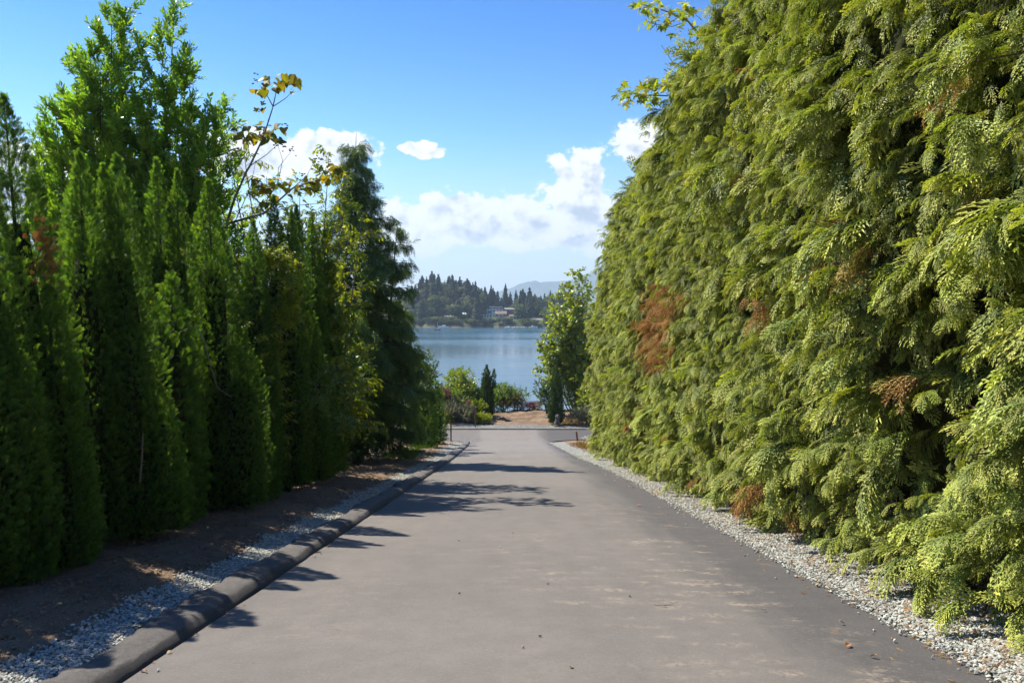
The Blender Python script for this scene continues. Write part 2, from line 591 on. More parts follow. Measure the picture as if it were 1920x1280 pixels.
# ------------------------------------------------------------------ leaf and spray prototypes (shared by all scatters)
def proto(name, V, F, mat, along=None):
    me = mesh(name, V, F)
    me.materials.append(mat)
    if along is not None:
        a = me.attributes.new('along', 'FLOAT', 'POINT')
        a.data.foreach_set('value', np.asarray(along, np.float32))
    return bpy.data.objects.new(name, me)          # never linked: only its mesh is drawn


def frond_geo(seed, nside=15, sub=6, droop=0.35, width=0.55, fat=0.042, fwd=0.75, taper=0.9):
    """flat cypress frond along +Y, length 1: a stem with side branchlets that carry short scale shoots"""
    r = np.random.default_rng(seed)
    V, F, A = [], [], []

    def strip(p, q, w, a0, a1, nrm):
        d = unit(q - p)
        s = np.cross(d, nrm)
        s = unit(s) * w
        n = len(V)
        mid = p * 0.45 + q * 0.55 + nrm * w * 0.4
        V.extend([p - s * 0.5, p + s * 0.5, mid + s, q, mid - s])
        A.extend([a0, a0, (a0 + a1) / 2, a1, (a0 + a1) / 2])
        F.append((n, n + 1, n + 2, n + 3, n + 4))

    def stem(t):
        return np.array([0.05 * sin(3 * t + seed), t * (1 - 0.12 * droop * t), -droop * t * t * 0.8 + 0.1 * t])
    up = np.array([0, 0, 1.0])
    ts = np.linspace(0, 1, 6)
    for a, b in zip(ts[:-1], ts[1:]):
        strip(stem(a), stem(b), fat * 0.6 * (1.3 - a), a, b, up)
    for i in range(nside):
        t = 0.08 + 0.9 * (i + r.uniform(-.2, .2)) / nside
        sgn = 1 if i % 2 else -1
        L = width * (0.35 + 1.0 * sin(pi * min(1, 0.18 + t * taper)) * 0.7) * r.uniform(0.75, 1.1)
        if t > 0.85:
            L *= 0.6
        p = stem(t)
        d = unit(np.array([sgn, fwd + 0.5 * t + r.uniform(-.1, .1), -0.15 + r.uniform(-.25, .15)]))
        prev = p
        k = max(2, sub)
        for j in range(1, k + 1):
            u = j / k
            q = p + d * L * u + np.array([0, 0.10 * L * u * u, -droop * L * 0.75 * u * u])
            strip(prev, q, fat * 0.62 * (1.15 - 0.6 * u), t * .5 + .5 * u - .2, t * .5 + .5 * u, up)
            if j < k:
                for s2 in (1, -1):
                    dd = unit(d + s2 * 0.85 * np.array([-d[1], d[0], 0]) + np.array([0, 0.35, -0.2 + r.uniform(-.2, .2)]))
                    l2 = L * 0.30 * (1.15 - u) * r.uniform(0.7, 1.2) + 0.02
                    strip(q, q + dd * l2, fat * 0.6, t * .5 + .5 * u, min(1, t * .5 + .5 * u + 0.15), up)
            prev = q
    return np.array(V), F, np.clip(A, 0, 1)


def leaf_geo(L=1.0, w=0.32, fold=0.25, curl=0.25, tip=1.0):
    """one pointed leaf along +Y with a folded midrib and a curl"""
    ys = np.array([0, 0.25, 0.55, 0.82, 1.0])
    ws = np.array([0.05, 0.85, 1.0, 0.55, 0.0]) * w / 2
    V, F = [], []
    for y, ww in zip(ys, ws):
        z = -curl * y * y
        V += [(-ww, y * L, z * L + fold * ww), (0, y * L, z * L), (ww, y * L, z * L + fold * ww)]
    for i in range(4):
        a = i * 3
        F += [(a, a + 1, a + 4, a + 3), (a + 1, a + 2, a + 5, a + 4)]
    return np.array(V), F


def twig_geo(seed, n=9, leafL=0.42, leafw=0.15, spread=55, up=0.35, hang=0.0, fold=0.3, curl=0.2, stemr=0.008):
    """a leafy shoot along +Y, length 1"""
    r = np.random.default_rng(seed)
    b = MB()
    P = np.array([[0.03 * sin(5 * t), t, 0.06 * t * t - hang * 0.35 * t * t] for t in np.linspace(0, 0.92, 4)])
    b.tube(P, [stemr, stemr * .8, stemr * .6, stemr * .4], 3)
    lv, lf = leaf_geo(1, leafw / leafL, fold, curl)
    for i in range(n):
        t = 0.12 + 0.86 * i / (n - 1)
        az_ = i * 2.4 + r.uniform(-.5, .5)
        tilt = radians(spread * (1 - 0.45 * t) * r.uniform(0.7, 1.25))
        d = np.array([sin(tilt) * cos(az_), cos(tilt), sin(tilt) * sin(az_) + up * 0.4])
        d = unit(d + np.array([0, 0, -hang]))
        nrm = unit(np.array([0, 0.2, 1.0]) + r.normal(0, 0.35, 3))
        X = unit(np.cross(d, nrm))
        Z = np.cross(X, d)
        R = np.stack([X, d, Z], 1)
        p = np.array([0.03 * sin(5 * t), t * 0.92, 0.06 * t * t - hang * 0.35 * t * t])
        V = (lv * leafL * r.uniform(0.7, 1.15)) @ R.T + p
        b.add(V, lf)
    return b.V, b.F


PR = {}


def frond_set(key, mat, n=4, **kw):
    PR[key] = [proto(f'{key}_{i}', *(lambda g: (g[0], g[1], mat, g[2]))(frond_geo(11 * i + 3, **kw))) for i in range(n)]


def twig_set(key, mat, n=4, **kw):
    PR[key] = [proto(f'{key}_{i}', *twig_geo(17 * i + 5, **kw), mat) for i in range(n)]


frond_set('thuja', M['thuja'], n=6, nside=13, sub=2, droop=0.2, width=0.50, fat=0.052, fwd=1.1)
frond_set('leyland', M['leyland'], n=6, nside=12, sub=3, droop=0.72, width=0.40, fat=0.038, fwd=1.3)
frond_set('leyland_dead', M['dead'], nside=11, sub=3, droop=0.9, width=0.42, fat=0.034, fwd=0.9)
frond_set('cedar', M['cedar'], nside=10, sub=2, droop=0.9, width=0.42, fat=0.05, fwd=0.9)
frond_set('cypress', M['cypress'], nside=9, sub=2, droop=0.05, width=0.36, fat=0.10, fwd=1.6)
frond_set('thuja_dead', M['dead'], nside=11, sub=3, droop=0.2, width=0.50, fat=0.07, fwd=1.1)
twig_set('bay', M['bay'], n=4, leafL=0.42, leafw=0.155, spread=55, up=0.4, fold=0.35, curl=0.08)
twig_set('cherry', M['cherry'], n=4, leafL=0.40, leafw=0.15, spread=65, up=0.0, hang=0.55, fold=0.3, curl=0.35)
twig_set('shrub', M['shrub'], n=4, leafL=0.36, leafw=0.17, spread=70, up=0.2, fold=0.2, curl=0.15)
twig_set('alder', M['alder'], n=4, leafL=0.36, leafw=0.24, spread=75, up=0.1, hang=0.3, fold=0.2, curl=0.2)
for nm in ('lime', 'redleaf', 'brownleaf', 'greyleaf', 'darkleaf'):
    twig_set(nm, M[nm], n=3, leafL=0.34, leafw=0.16 if nm != 'darkleaf' else 0.22, spread=70, up=0.25, fold=0.2, curl=0.2)


def grass_geo(seed):
    r = np.random.default_rng(seed)
    V, F = [], []
    for i in range(9):
        a, b = r.uniform(0, 6.28), r.uniform(0, 6.28)
        p = np.array([cos(a), sin(a), 0]) * r.uniform(0, .18)
        d = np.array([cos(b), sin(b), 0])
        s = np.array([-d[1], d[0], 0]) * 0.02
        h, l = r.uniform(.6, 1.1), r.uniform(.1, .5)
        n = len(V)
        V += [p - s, p + s, p + d * l * .35 + s * .8 + np.array([0, 0, h * .6]), p + d * l + np.array([0, 0, h]), p + d * l * .35 - s * .8 + np.array([0, 0, h * .6])]
        F.append((n, n + 1, n + 2, n + 3, n + 4))
    return V, F


PR['grass'] = [proto(f'grass_{i}', *grass_geo(i), M['grass']) for i in range(3)]
PR['drygrass'] = [proto(f'drygrass_{i}', *grass_geo(i + 9), M['drygrass']) for i in range(3)]


def stone_geo(seed, sub=1):
    r = np.random.default_rng(seed)
    bm = bmesh.new()
    bmesh.ops.create_icosphere(bm, subdivisions=sub, radius=0.5)
    A = np.array([r.uniform(.75, 1.1), r.uniform(.6, .9), r.uniform(.4, .65)])
    pl = [(unit(r.normal(0, 1, 3)), r.uniform(.20, .40)) for _ in range(9)]
    V = []
    for v in bm.verts:
        p = np.array(v.co)
        for n, dd in pl:
            k = p @ n
            if k > dd:
                p = p - n * (k - dd)
        V.append(p * A)
    F = [[v.index for v in f.verts] for f in bm.faces]
    bm.free()
    return np.array(V), F


PR['clod'] = [proto(f'clod_{i}', *stone_geo(30 + i, 1), M['clod']) for i in range(4)]
PR['pebble'] = [proto(f'pebble_{i}', *stone_geo(i, 1), M['pebble']) for i in range(5)]

# ------------------------------------------------------------------ scatter (one object, thousands of sprays)
_gn = {}


def scatter_group(key):
    if key in _gn:
        return _gn[key]
    ng = bpy.data.node_groups.new(f'scatter_{key}', 'GeometryNodeTree')
    ng.interface.new_socket('Geometry', in_out='INPUT', socket_type='NodeSocketGeometry')
    ng.interface.new_socket('Geometry', in_out='OUTPUT', socket_type='NodeSocketGeometry')
    N, L = ng.nodes, ng.links
    a, z = N.new('NodeGroupInput'), N.new('NodeGroupOutput')
    j = N.new('GeometryNodeJoinGeometry')
    for o in PR[key]:
        oi = N.new('GeometryNodeObjectInfo')
        oi.inputs['Object'].default_value = o
        gi_ = N.new('GeometryNodeGeometryToInstance')
        L.new(oi.outputs['Geometry'], gi_.inputs[0])
        L.new(gi_.outputs[0], j.inputs[0])
    ip = N.new('GeometryNodeInstanceOnPoints')
    ip.inputs['Pick Instance'].default_value = True
    L.new(a.outputs[0], ip.inputs['Points'])
    L.new(j.outputs[0], ip.inputs['Instance'])

    def named(n, typ):
        q = N.new('GeometryNodeInputNamedAttribute')
        q.data_type = typ
        q.inputs['Name'].default_value = n
        return q.outputs['Attribute']
    L.new(named('pick', 'INT'), ip.inputs['Instance Index'])
    er = N.new('FunctionNodeEulerToRotation')
    L.new(named('turn', 'FLOAT_VECTOR'), er.inputs[0])
    L.new(er.outputs[0], ip.inputs['Rotation'])
    L.new(named('size', 'FLOAT_VECTOR'), ip.inputs['Scale'])
    L.new(ip.outputs[0], z.inputs[0])
    _gn[key] = ng
    return ng


def scatter(name, key, P, D, N, S, tint, parent=None, origin=(0, 0, 0), label=None):
    """P points, D stem directions, N facing, S sizes, tint 0..1"""
    P = np.asarray(P, float) - np.asarray(origin, float)
    n = len(P)
    me = bpy.data.meshes.new(name)
    me.vertices.add(n)
    me.vertices.foreach_set('co', P.astype(np.float32).ravel())
    S = np.asarray(S, float)
    if S.ndim == 1:
        S = np.repeat(S[:, None], 3, 1)
    for nm, typ, val, k in (('turn', 'FLOAT_VECTOR', eulers(np.asarray(D, float), np.asarray(N, float)), 'vector'),
                            ('size', 'FLOAT_VECTOR', S, 'vector'), ('tint', 'FLOAT', np.clip(tint, 0, 1), 'value'),
                            ('pick', 'INT', rng.integers(0, len(PR[key]), n), 'value')):
        at_ = me.attributes.new(nm, typ, 'POINT')
        at_.data.foreach_set(k, np.asarray(val, np.int32 if typ == 'INT' else np.float32).ravel())
    o = obj(name, me, None, parent, kind='stuff')
    md = o.modifiers.new('scatter', 'NODES')
    md.node_group = scatter_group(key)
    if label:
        o['label'] = label
    return o


# ================================================================== THE SETTING
# ---- ground sheet
def axis(*segs):
    out = []
    for a, b, s in segs:
        out.append(np.arange(a, b, s))
    return np.concatenate(out + [[segs[-1][1]]])


gxs = axis((-140, -30, 6), (-30, -9, 1.0), (-9, 9, 0.16), (9, 30, 1.0), (30, 140, 6))
gys = axis((-40, -2, 2.0), (-2, 22, 0.14), (22, 60, 0.4), (60, 72, 0.2), (72, 84, 1.0))


def sheet(name, xs, ys, zf, mat, dz=0.0, kind='structure', smooth=True):
    X, Y = np.meshgrid(xs, ys)
    Z = zf(X, Y) + dz
    V = np.stack([X, Y, Z], -1).reshape(-1, 3)
    nx, ny = len(xs), len(ys)
    I = (np.arange(ny - 1)[:, None] * nx + np.arange(nx - 1)[None]).ravel()
    F = np.stack([I, I + 1, I + nx + 1, I + nx], 1)
    return obj(name, mesh(name, V, F, smooth), mat, kind=kind)


def soil_z(X, Y):
    z = gz(X, Y)
    onroad = ((X > xl(Y) - 0.3) & (X < xr(Y) + 0.7) & (Y < 54)) | ((Y > 52) & (Y < 60.5))
    rough = 0.022 * wob(X, Y, 5.5, 1) + 0.018 * wob(X, Y, 13, 2) + 0.012 * rng.normal(0, 1, X.shape) * (np.abs(X) < 9)
    k = np.where(onroad, 0, 1.0)
    drop = np.where(onroad, -0.05, 0)
    return z + rough * k + drop


sheet('ground', gxs, gys, soil_z, M['soil'])

# ---- the lane and the crossing road, one asphalt sheet
def road_mesh():
    b = MB()
    rows = list(np.arange(-14, 51.01, 0.5))
    arc = [(51 + 3 * sin(a), 3 * (1 - cos(a))) for a in np.linspace(0.08, pi / 2, 10)]
    R = [(y, float(xl(y)) , float(xr(y))) for y in rows]
    R += [(y, float(xl(y)) - e, float(xr(y)) + e) for y, e in arc]
    NC = 8
    V, F = [], []
    for y, a, c in R:
        for k in range(NC + 1):
            x = a + (c - a) * k / NC
            crown = 0.03 * (1 - ((2 * k / NC) - 1) ** 2)
            V.append((x + (0.012 * wob(y, k, 3.0) if k in (0, NC) else 0), y, float(profile(y)) + 0.012 + crown * (1 if y < 50 else max(0, (54 - y) / 4))))
    for i in range(len(R) - 1):
        for k in range(NC):
            q = i * (NC + 1) + k
            F.append((q, q + 1, q + NC + 2, q + NC + 1))
    b.add(V, F)
    xs = np.linspace(-46, 46, 47)
    ys = np.linspace(54, 59.4, 8)
    V, F = [], []
    for y in ys:
        for x in xs:
            V.append((x, y, float(profile(y)) + 0.012))
    for i in range(len(ys) - 1):
        for k in range(len(xs) - 1):
            q = i * len(xs) + k
            F.append((q, q + 1, q + len(xs) + 1, q + len(xs)))
    b.add(V, F)
    return b.me('road', True)


road = obj('road', road_mesh(), M['asphalt'], kind='structure')

# ---- rolled asphalt kerb on the left
def kerb():
    path = [(float(xl(y)), y) for y in np.arange(-8, 50.6, 0.1)]
    x0 = path[-1][0]
    for a in np.linspace(0.1, pi / 2, 12):
        path.append((x0 - 3.0 * (1 - cos(a)) - 0.0, 50.8 + 2.9 * sin(a)))
    for x in np.arange(x0 - 3.6, -30, -0.8):
        path.append((x, 53.72))
    path = np.array(path)
    T = unit(np.gradient(path, axis=0))
    Nn = np.stack([-T[:, 1], T[:, 0]], 1)            # to the left of travel
    prof = [(0.0, -0.05), (0.008, 0.012), (0.060, 0.068), (0.080, 0.083), (0.11, 0.092), (0.20, 0.098), (0.33, 0.098), (0.37, 0.085), (0.42, 0.03), (0.46, -0.08)]
    V, F = [], []
    r = np.random.default_rng(3)
    for i, (p, n) in enumerate(zip(path, Nn)):
        s = 1 + 0.10 * float(wob(p[1], p[0], 1.7)) + 0.05 * float(wob(p[1], 1, 6.0, 2)) + 0.025 * r.normal()
        e = 0.014 * float(wob(p[1], 0, 2.9, 1)) + 0.004 * r.normal()
        for o, h in prof:
            q = p + n * (o * s + e)
            V.append((q[0], q[1], float(profile(p[1])) + h * s + (0.0055 * r.normal() + 0.007 * float(wob(q[1], q[0], 9, 3)) if h > 0.02 else 0)))
    m = len(prof)
    for i in range(len(path) - 1):
        for k in range(m - 1):
            a = i * m + k
            F.append((a, a + m, a + m + 1, a + 1))
    return mesh('kerb', V, F, True)


tag(obj('kerb', kerb(), M['kerb'], kind='structure'), 'rolled black asphalt kerb along the left edge of the lane')

# low edge on the far side of the crossing road
b = MB()
for x in np.arange(-30, 30, 2.4):
    b.box(x, x + 2.36, 59.42, 59.56, float(profile(59.5)) - 0.1, float(profile(59.5)) + 0.07)
tag(obj('kerb', b.me('far_kerb'), M['darkpost'], kind='structure'), 'low dark edge strip along the far side of the crossing road')

# ---- gravel: bed sheets and loose stones
def strip_sheet(name, ys, xa, xb, dz):
    V, F = [], []
    n = 5
    for y in ys:
        a, c = xa(y), xb(y)
        for k in range(n + 1):
            x = a + (c - a) * k / n
            V.append((x, y, float(gz(x, y)) + (dz if 0 < k < n else -0.05)))
    for i in range(len(ys) - 1):
        for k in range(n):
            q = i * (n + 1) + k
            F.append((q, q + 1, q + n + 2, q + n + 1))
    return obj(name, mesh(name, V, F, True), M['gravel_bed'], kind='structure')


def glx(y):       # outer edge of the left gravel
    return float(xl(y)) - 0.84 - 0.08 * float(wob(y, 1.0, 2.2)) - 0.05 * float(wob(y, 3.0, 7)) - 0.22 * float(sstep(30, 45, y))


def grx(y):
    return float(xr(y)) + 1.05 + 0.06 * float(wob(y, 2.0, 2.0)) - 0.12 * float(sstep(8, 30, y)) + 0.04 * float(wob(y, 5.0, 7))


yy = np.arange(-6, 51.5, 0.25)
strip_sheet('gravel_strip', yy, glx, lambda y: float(xl(y)) - 0.30, 0.02)
strip_sheet('gravel_strip', yy, lambda y: float(xr(y)) - 0.01, grx, 0.02)
strip_sheet('gravel_strip', np.arange(59.5, 61.6, 0.2), lambda y: -9.5 + 3.2 * (y - 59.5), lambda y: 8.0 - 1.5 * (y - 59.5), 0.05)


def stones(name, label, n, ysamp, xa, xb, smin=0.016, smax=0.036, lift=0.02):
    Y = ysamp(n)
    a = np.array([xa(y) for y in Y])
    c = np.array([xb(y) for y in Y])
    u = rng.uniform(0, 1, n)
    spill = rng.normal(0, 0.05, n) + np.where(rng.random(n) < .02, rng.normal(0, .22, n), 0)
    X = a + (c - a) * u + spill
    Z = gz(X, Y) + lift + rng.uniform(-0.004, 0.012, n)
    S = rng.uniform(smin, smax, n) * (1 + 0.02 * np.clip(Y, 0, 50))
    D = rng.normal(0, 1, (n, 3))
    D[:, 2] *= 0.3
    Nn = rng.normal(0, 0.35, (n, 3)) + np.array([0, 0, 1])
    o = scatter(name, 'pebble', np.stack([X, Y, Z], 1), D, Nn, S * 1.25, rng.uniform(0, 1, n))
    tag(o, label, 'gravel', kind='stuff')
    return o


def ydist(lo, hi):
    def f(n):         # denser close to the camera
        u = rng.uniform(0, 1, n)
        return lo * (hi / lo) ** u if False else lo + (hi - lo) * u ** 2.1
    return f


stones('gravel', 'pale crushed gravel strip between the asphalt kerb and the dark soil on the left', 30000, ydist(2.5, 50), glx, lambda y: float(xl(y)) - 0.42)
stones('gravel', 'pale crushed gravel strip between the lane and the tall clipped hedge on the right', 52000, ydist(2.5, 51), lambda y: float(xr(y)) + 0.02, grx)


def fan_gravel():
    n = 9000
    Y = rng.uniform(59.6, 61.4, n)
    X = rng.uniform(-9.5, 8, n)
    k = (X > -9.5 + 3.2 * (Y - 59.5) - 0.3) & (X < 8.2 - 1.5 * (Y - 59.5))
    X, Y = X[k], Y[k]
    n = len(X)
    o = scatter('gravel', 'pebble', np.stack([X, Y, gz(X, Y) + 0.055], 1), rng.normal(0, 1, (n, 3)), rng.normal(0, .3, (n, 3)) + [0, 0, 1], rng.uniform(.04, .08, n), rng.uniform(0, 1, n))
    tag(o, 'pale gravel fanned out beyond the crossing road below the dirt mound', 'gravel', kind='stuff')


fan_gravel()

def clods(n, xa, xb, label):
    Y = 3 + 34 * rng.uniform(0, 1, n) ** 1.7
    a, c = np.array([xa(y) for y in Y]), np.array([xb(y) for y in Y])
    X = a + (c - a) * rng.uniform(0, 1, n)
    S = 0.012 + 0.05 * rng.uniform(0, 1, n) ** 4
    o = scatter('loose_soil', 'clod', np.stack([X, Y, gz(X, Y) + 0.012], 1), rng.normal(0, 1, (n, 3)), rng.normal(0, .5, (n, 3)) + [0, 0, 1], S * 1.3, rng.uniform(0, 1, n))
    tag(o, label, 'soil', kind='stuff')


clods(14000, lambda y: -5.2, glx, 'loose crumbs of dark soil between the cedar row and the left gravel')

# ---- lake, far shore, mountain
obj('lake', mesh('lake', [(-5200, 66, WATER_Z), (5200, 66, WATER_Z), (5200, 6600, WATER_Z), (-5200, 6600, WATER_Z)], [(0, 1, 2, 3)]), M['water'], kind='structure')


def shore_y(x):
    return 655 + 14 * wob(x, 0, 0.03, 1) + 5 * wob(x, 3, 0.11, 2)


def shore_z(x, y):
    x, y = np.asarray(x, float), np.asarray(y, float)
    t = np.maximum(y - shore_y(x), 0)
    z = WATER_Z + 1.5 * sstep(-2, 3, y - shore_y(x)) + 8.0 * (1 - np.exp(-t / 22)) + 9 * sstep(25, 120, t)
    z = z + 10 * np.exp(-((x + 62) / 38) ** 2) * sstep(15, 70, t)
    z = z + 5 * sstep(40, 110, np.abs(x - 10)) * sstep(20, 90, t) + 0.5 * wob(x, y, 0.2, 3)
    return np.where(y - shore_y(x) < -2, WATER_Z - 2, z)


def shore_mat():
    m, t = new_mat('far_ground')
    tcn = t.node('ShaderNodeTexCoord')
    n = t.noise(tcn.outputs['Object'], 0.08, 5, 0.6)
    n2 = t.noise(tcn.outputs['Object'], 0.5, 4, 0.6)
    s = t.node('ShaderNodeSeparateXYZ')
    t.put(s.inputs[0], tcn.outputs['Object'])
    c = t.mix(t.ramp(n, 0.5, 0.68), (0.035, 0.055, 0.022), (0.13, 0.12, 0.045))
    c = t.mix(t.ramp(n2, 0.5, 0.65), c, (0.06, 0.065, 0.03))
    c = t.mix(t.ramp(s.outputs[2], WATER_Z + 1.6, WATER_Z + 0.8), c, (0.12, 0.10, 0.075))
    finish(t, principled(t, c, 0.95, 0.1))
    return m


M['far_ground'] = shore_mat()
sheet('far_shore', axis((-900, -160, 20), (-160, 160, 3), (160, 900, 20)), axis((630, 800, 3), (800, 1200, 20)), shore_z, M['far_ground'])


def mountain():
    xs = axis((-7000, -900, 160), (-900, 2100, 20), (2100, 7000, 160))
    prof_px = [-9000, 700, 860, 905, 930, 965, 1000, 1012, 1022, 1050, 1075, 1120, 1200, 1350, 1600, 1900, 9000]
    prof_py = [560, 562, 559, 552, 548, 540, 527.5, 526, 529.5, 526, 519, 505, 492, 500, 520, 545, 560]
    Dm = 7000.0
    top = np.array([float(at(0, np.interp((x / Dm) * F_PX + 965, prof_px, prof_py), Dm)[2]) for x in xs])
    ts = np.array([0, .15, .3, .45, .6, .75, .88, 1.0, 1.25, 1.8])
    V, F = [], []
    r = np.random.default_rng(5)
    for t in ts:
        for x, tp in zip(xs, top):
            prof = t ** 0.85 if t <= 1 else 1 - (t - 1) * 0.7
            ridge = 22 * float(wob(x, t * 900, 0.011, 2)) * (1 if 0 < t < 1 else 0.1) + r.normal(0, 1.6)
            V.append((x + 60 * float(wob(x, t * 500, 0.006)), Dm - 700 + 700 * t + 90 * float(wob(x, 0, 0.004)) * (1 - abs(1 - t)), WATER_Z - 3 + (tp - WATER_Z) * prof + ridge * (t > 0)))
    nx = len(xs)
    for i in range(len(ts) - 1):
        for k in range(nx - 1):
            q = i * nx + k
            F.append((q, q + 1, q + nx + 1, q + nx))
    m, t = new_mat('mountain_forest')
    tcn = t.node('ShaderNodeTexCoord')
    n = t.noise(tcn.outputs['Object'], 0.02, 6, 0.65)
    finish(t, principled(t, t.mix(t.ramp(n, .35, .65), (0.03, 0.055, 0.03), (0.07, 0.095, 0.05)), 0.95, 0.05))
    return obj('mountain', mesh('mountain', V, F, True), m, kind='structure')


mountain()
# ================================================================== FAR SHORE
def far_conifer(seed, spread, gap):
    r = np.random.default_rng(seed)
    b = MB()
    n = 36
    for i in range(n):
        h = 0.14 + 0.84 * i / (n - 1)
        L = spread * ((1 - h) ** 0.75 * 0.95 + 0.05) * r.uniform(0.65, 1.25)
        if r.random() < gap:
            L *= 0.5
        k = 8 if h < 0.8 else 6
        for j in range(k):
            a = 2 * pi * (j + r.uniform(-.4, .4)) / k + i * 1.1
            l = L * r.uniform(0.6, 1.25)
            d = np.array([cos(a), sin(a), 0])
            s = np.array([-d[1], d[0], 0]) * l * 0.42
            p = np.array([0, 0, h])
            dz = -0.14 * l + r.uniform(-.02, .02)
            tip = p + d * l + np.array([0, 0, dz - 0.25 * l])
            m1 = p + d * l * 0.55 + s + np.array([0, 0, dz - 0.04])
            m2 = p + d * l * 0.55 - s + np.array([0, 0, dz - 0.04])
            up = p + d * l * 0.5 + np.array([0, 0, dz * 0.3 + 0.018])
            b.add([p + np.array([0, 0, .02]), m1, tip, m2, up], [(0, 1, 4), (1, 2, 4), (2, 3, 4), (3, 0, 4)])
    return b.me('far_conifer_crown')


def far_broadleaf(seed):
    r = np.random.default_rng(seed)
    b = MB()
    cl = [(r.normal(0, 0.16), r.normal(0, 0.16), r.uniform(0.35, 0.85), r.uniform(0.13, 0.22)) for _ in range(11)]
    for cx, cy, cz, R in cl:
        for _ in range(60):
            d = unit(r.normal(0, 1, 3))
            p = np.array([cx, cy, cz]) + d * R * r.uniform(0.7, 1.1)
            n = unit(d + r.normal(0, 0.6, 3))
            u = unit(np.cross(n, [0.3, 0.5, 0.8]))
            v = np.cross(n, u)
            s = r.uniform(0.03, 0.06)
            b.add([p + u * s, p + v * s, p - u * s, p - v * s], [(0, 1, 2, 3)])
    return b.me('far_broadleaf_crown')


def far_mat(name, a, c):
    m, t = new_mat(name)
    oi = t.node('ShaderNodeObjectInfo')
    tcn = t.node('ShaderNodeTexCoord')
    n = t.noise(tcn.outputs['Object'], 9, 3, 0.6)
    col = t.mix(t.math('MULTIPLY_ADD', oi.outputs['Random'], 0.7, t.math('MULTIPLY', n, 0.3)), a, c)
    p = principled(t, col, 0.8, 0.15)
    tr = t.node('ShaderNodeBsdfTranslucent')
    t.put(tr.inputs[0], col)
    mx = t.node('ShaderNodeMixShader')
    mx.inputs[0].default_value = 0.25
    t.l.new(p, mx.inputs[1])
    t.l.new(tr.outputs[0], mx.inputs[2])
    finish(t, mx.outputs[0])
    return m


fm_con = far_mat('far_conifer', (0.022, 0.040, 0.020), (0.050, 0.068, 0.026))
fm_bro = far_mat('far_broadleaf', (0.06, 0.095, 0.025), (0.17, 0.19, 0.055))
fm_dead = far_mat('far_dying', (0.15, 0.085, 0.05), (0.19, 0.12, 0.07))
con_crowns = [far_conifer(i, 0.20 + 0.025 * (i % 3), 0.3) for i in range(6)]
bro_crowns = [far_broadleaf(40 + i) for i in range(5)]
for m_ in con_crowns:
    m_.materials.append(fm_con)
for m_ in bro_crowns:
    m_.materials.append(fm_bro)
dead_crown = far_conifer(77, 0.15, 0.5)
dead_crown.materials.append(fm_dead)
b = MB()
b.tube([(0, 0, -0.04), (0.004, 0, 0.5), (0, 0.003, 0.97)], [0.016, 0.010, 0.002], 5)
far_trunk = b.me('far_trunk')
far_trunk.materials.append(M['bark'])


def far_tree(x, y, h, kind, label, group, wide=1.0):
    z = float(shore_z(x, y))
    t = thing('conifer_tree' if kind != 'b' else 'broadleaf_tree', (x, y, z - 0.2), label, 'tree', group)
    t.rotation_euler = (0, 0, rng.uniform(0, 6.28))
    t.scale = (h * wide, h * wide, h)
    me = dead_crown if kind == 'd' else con_crowns[rng.integers(0, 6)] if kind == 'c' else bro_crowns[rng.integers(0, 5)]
    obj('crown', me, None, t)
    obj('trunk', far_trunk, None, t)


TALL = [(787, 522, 'c', 1.0), (800, 518, 'c', 1.1), (814, 512, 'c', 1.1), (823, 513, 'c', .9), (834, 524, 'c', .9), (848, 513, 'c', 1.5), (868, 531, 'c', 1.1), (877, 526, 'c', 1.0),
        (890, 533, 'c', 1.3), (905, 544, 'c', 1.2), (919, 543, 'c', 1.0), (858, 540, 'c', 1.1), (840, 545, 'c', 1.0), (795, 545, 'c', 1.2)]
for px, py, k, w in TALL:
    y = 735 + rng.uniform(-12, 12)
    p = at(px, py, y)
    far_tree(p[0], y, p[2] - float(shore_z(p[0], y)), k, 'tall dark conifer in the high stand on the left rise of the far shore', 'tall conifers on the left rise of the far shore', w)
far_tree(at(808, 548, 690)[0], 690, 17, 'd', 'brown dying conifer below the tall stand on the far shore', None, 1.1)
RIDGE = [(932, 551), (940, 556), (949, 547), (957, 546), (966, 556), (978, 545), (985, 549), (993, 545), (1003, 550), (1014, 553), (1021, 549), (1032, 543), (1043, 552), (1058, 540),
         (1070, 535), (1085, 545), (926, 558), (970, 552), (1048, 549)]
for px, py in RIDGE:
    y = 745 + rng.uniform(-15, 15)
    p = at(px, py, y)
    far_tree(p[0], y, p[2] - float(shore_z(p[0], y)), 'c', 'slim conifer along the ridge line in front of the blue mountain', 'ridge conifers in front of the mountain', rng.uniform(1.1, 1.6))
HOUSE_PX = [(842, 596, 12), (916, 596, 26), (940, 592, 26), (930, 582, 26), (955, 582, 22), (884, 593, 8), (1006, 606, 24), (866, 597, 8)]
for i in range(230):
    px = rng.uniform(772, 1075)
    py_base = rng.uniform(568, 605)
    y = float(np.interp(py_base, [568, 605], [742, 668]))
    x = float(at(px, 600, y)[0])
    if any(abs(px - hx) < hw / 2 + (6 if 905 < hx < 965 else 1) and py_base > hy - 10 for hx, hy, hw in HOUSE_PX):
        continue
    if rng.random() < 0.52:
        far_tree(x, y, rng.uniform(12, 24), 'c', 'dark conifer on the wooded slope among the far shore houses', 'conifers on the far shore slope', rng.uniform(1.1, 1.7))
    else:
        far_tree(x, y, rng.uniform(8, 15), 'b', 'rounded lighter green tree on the slope among the far shore houses', 'broadleaf trees on the far shore slope', rng.uniform(1.0, 1.5))
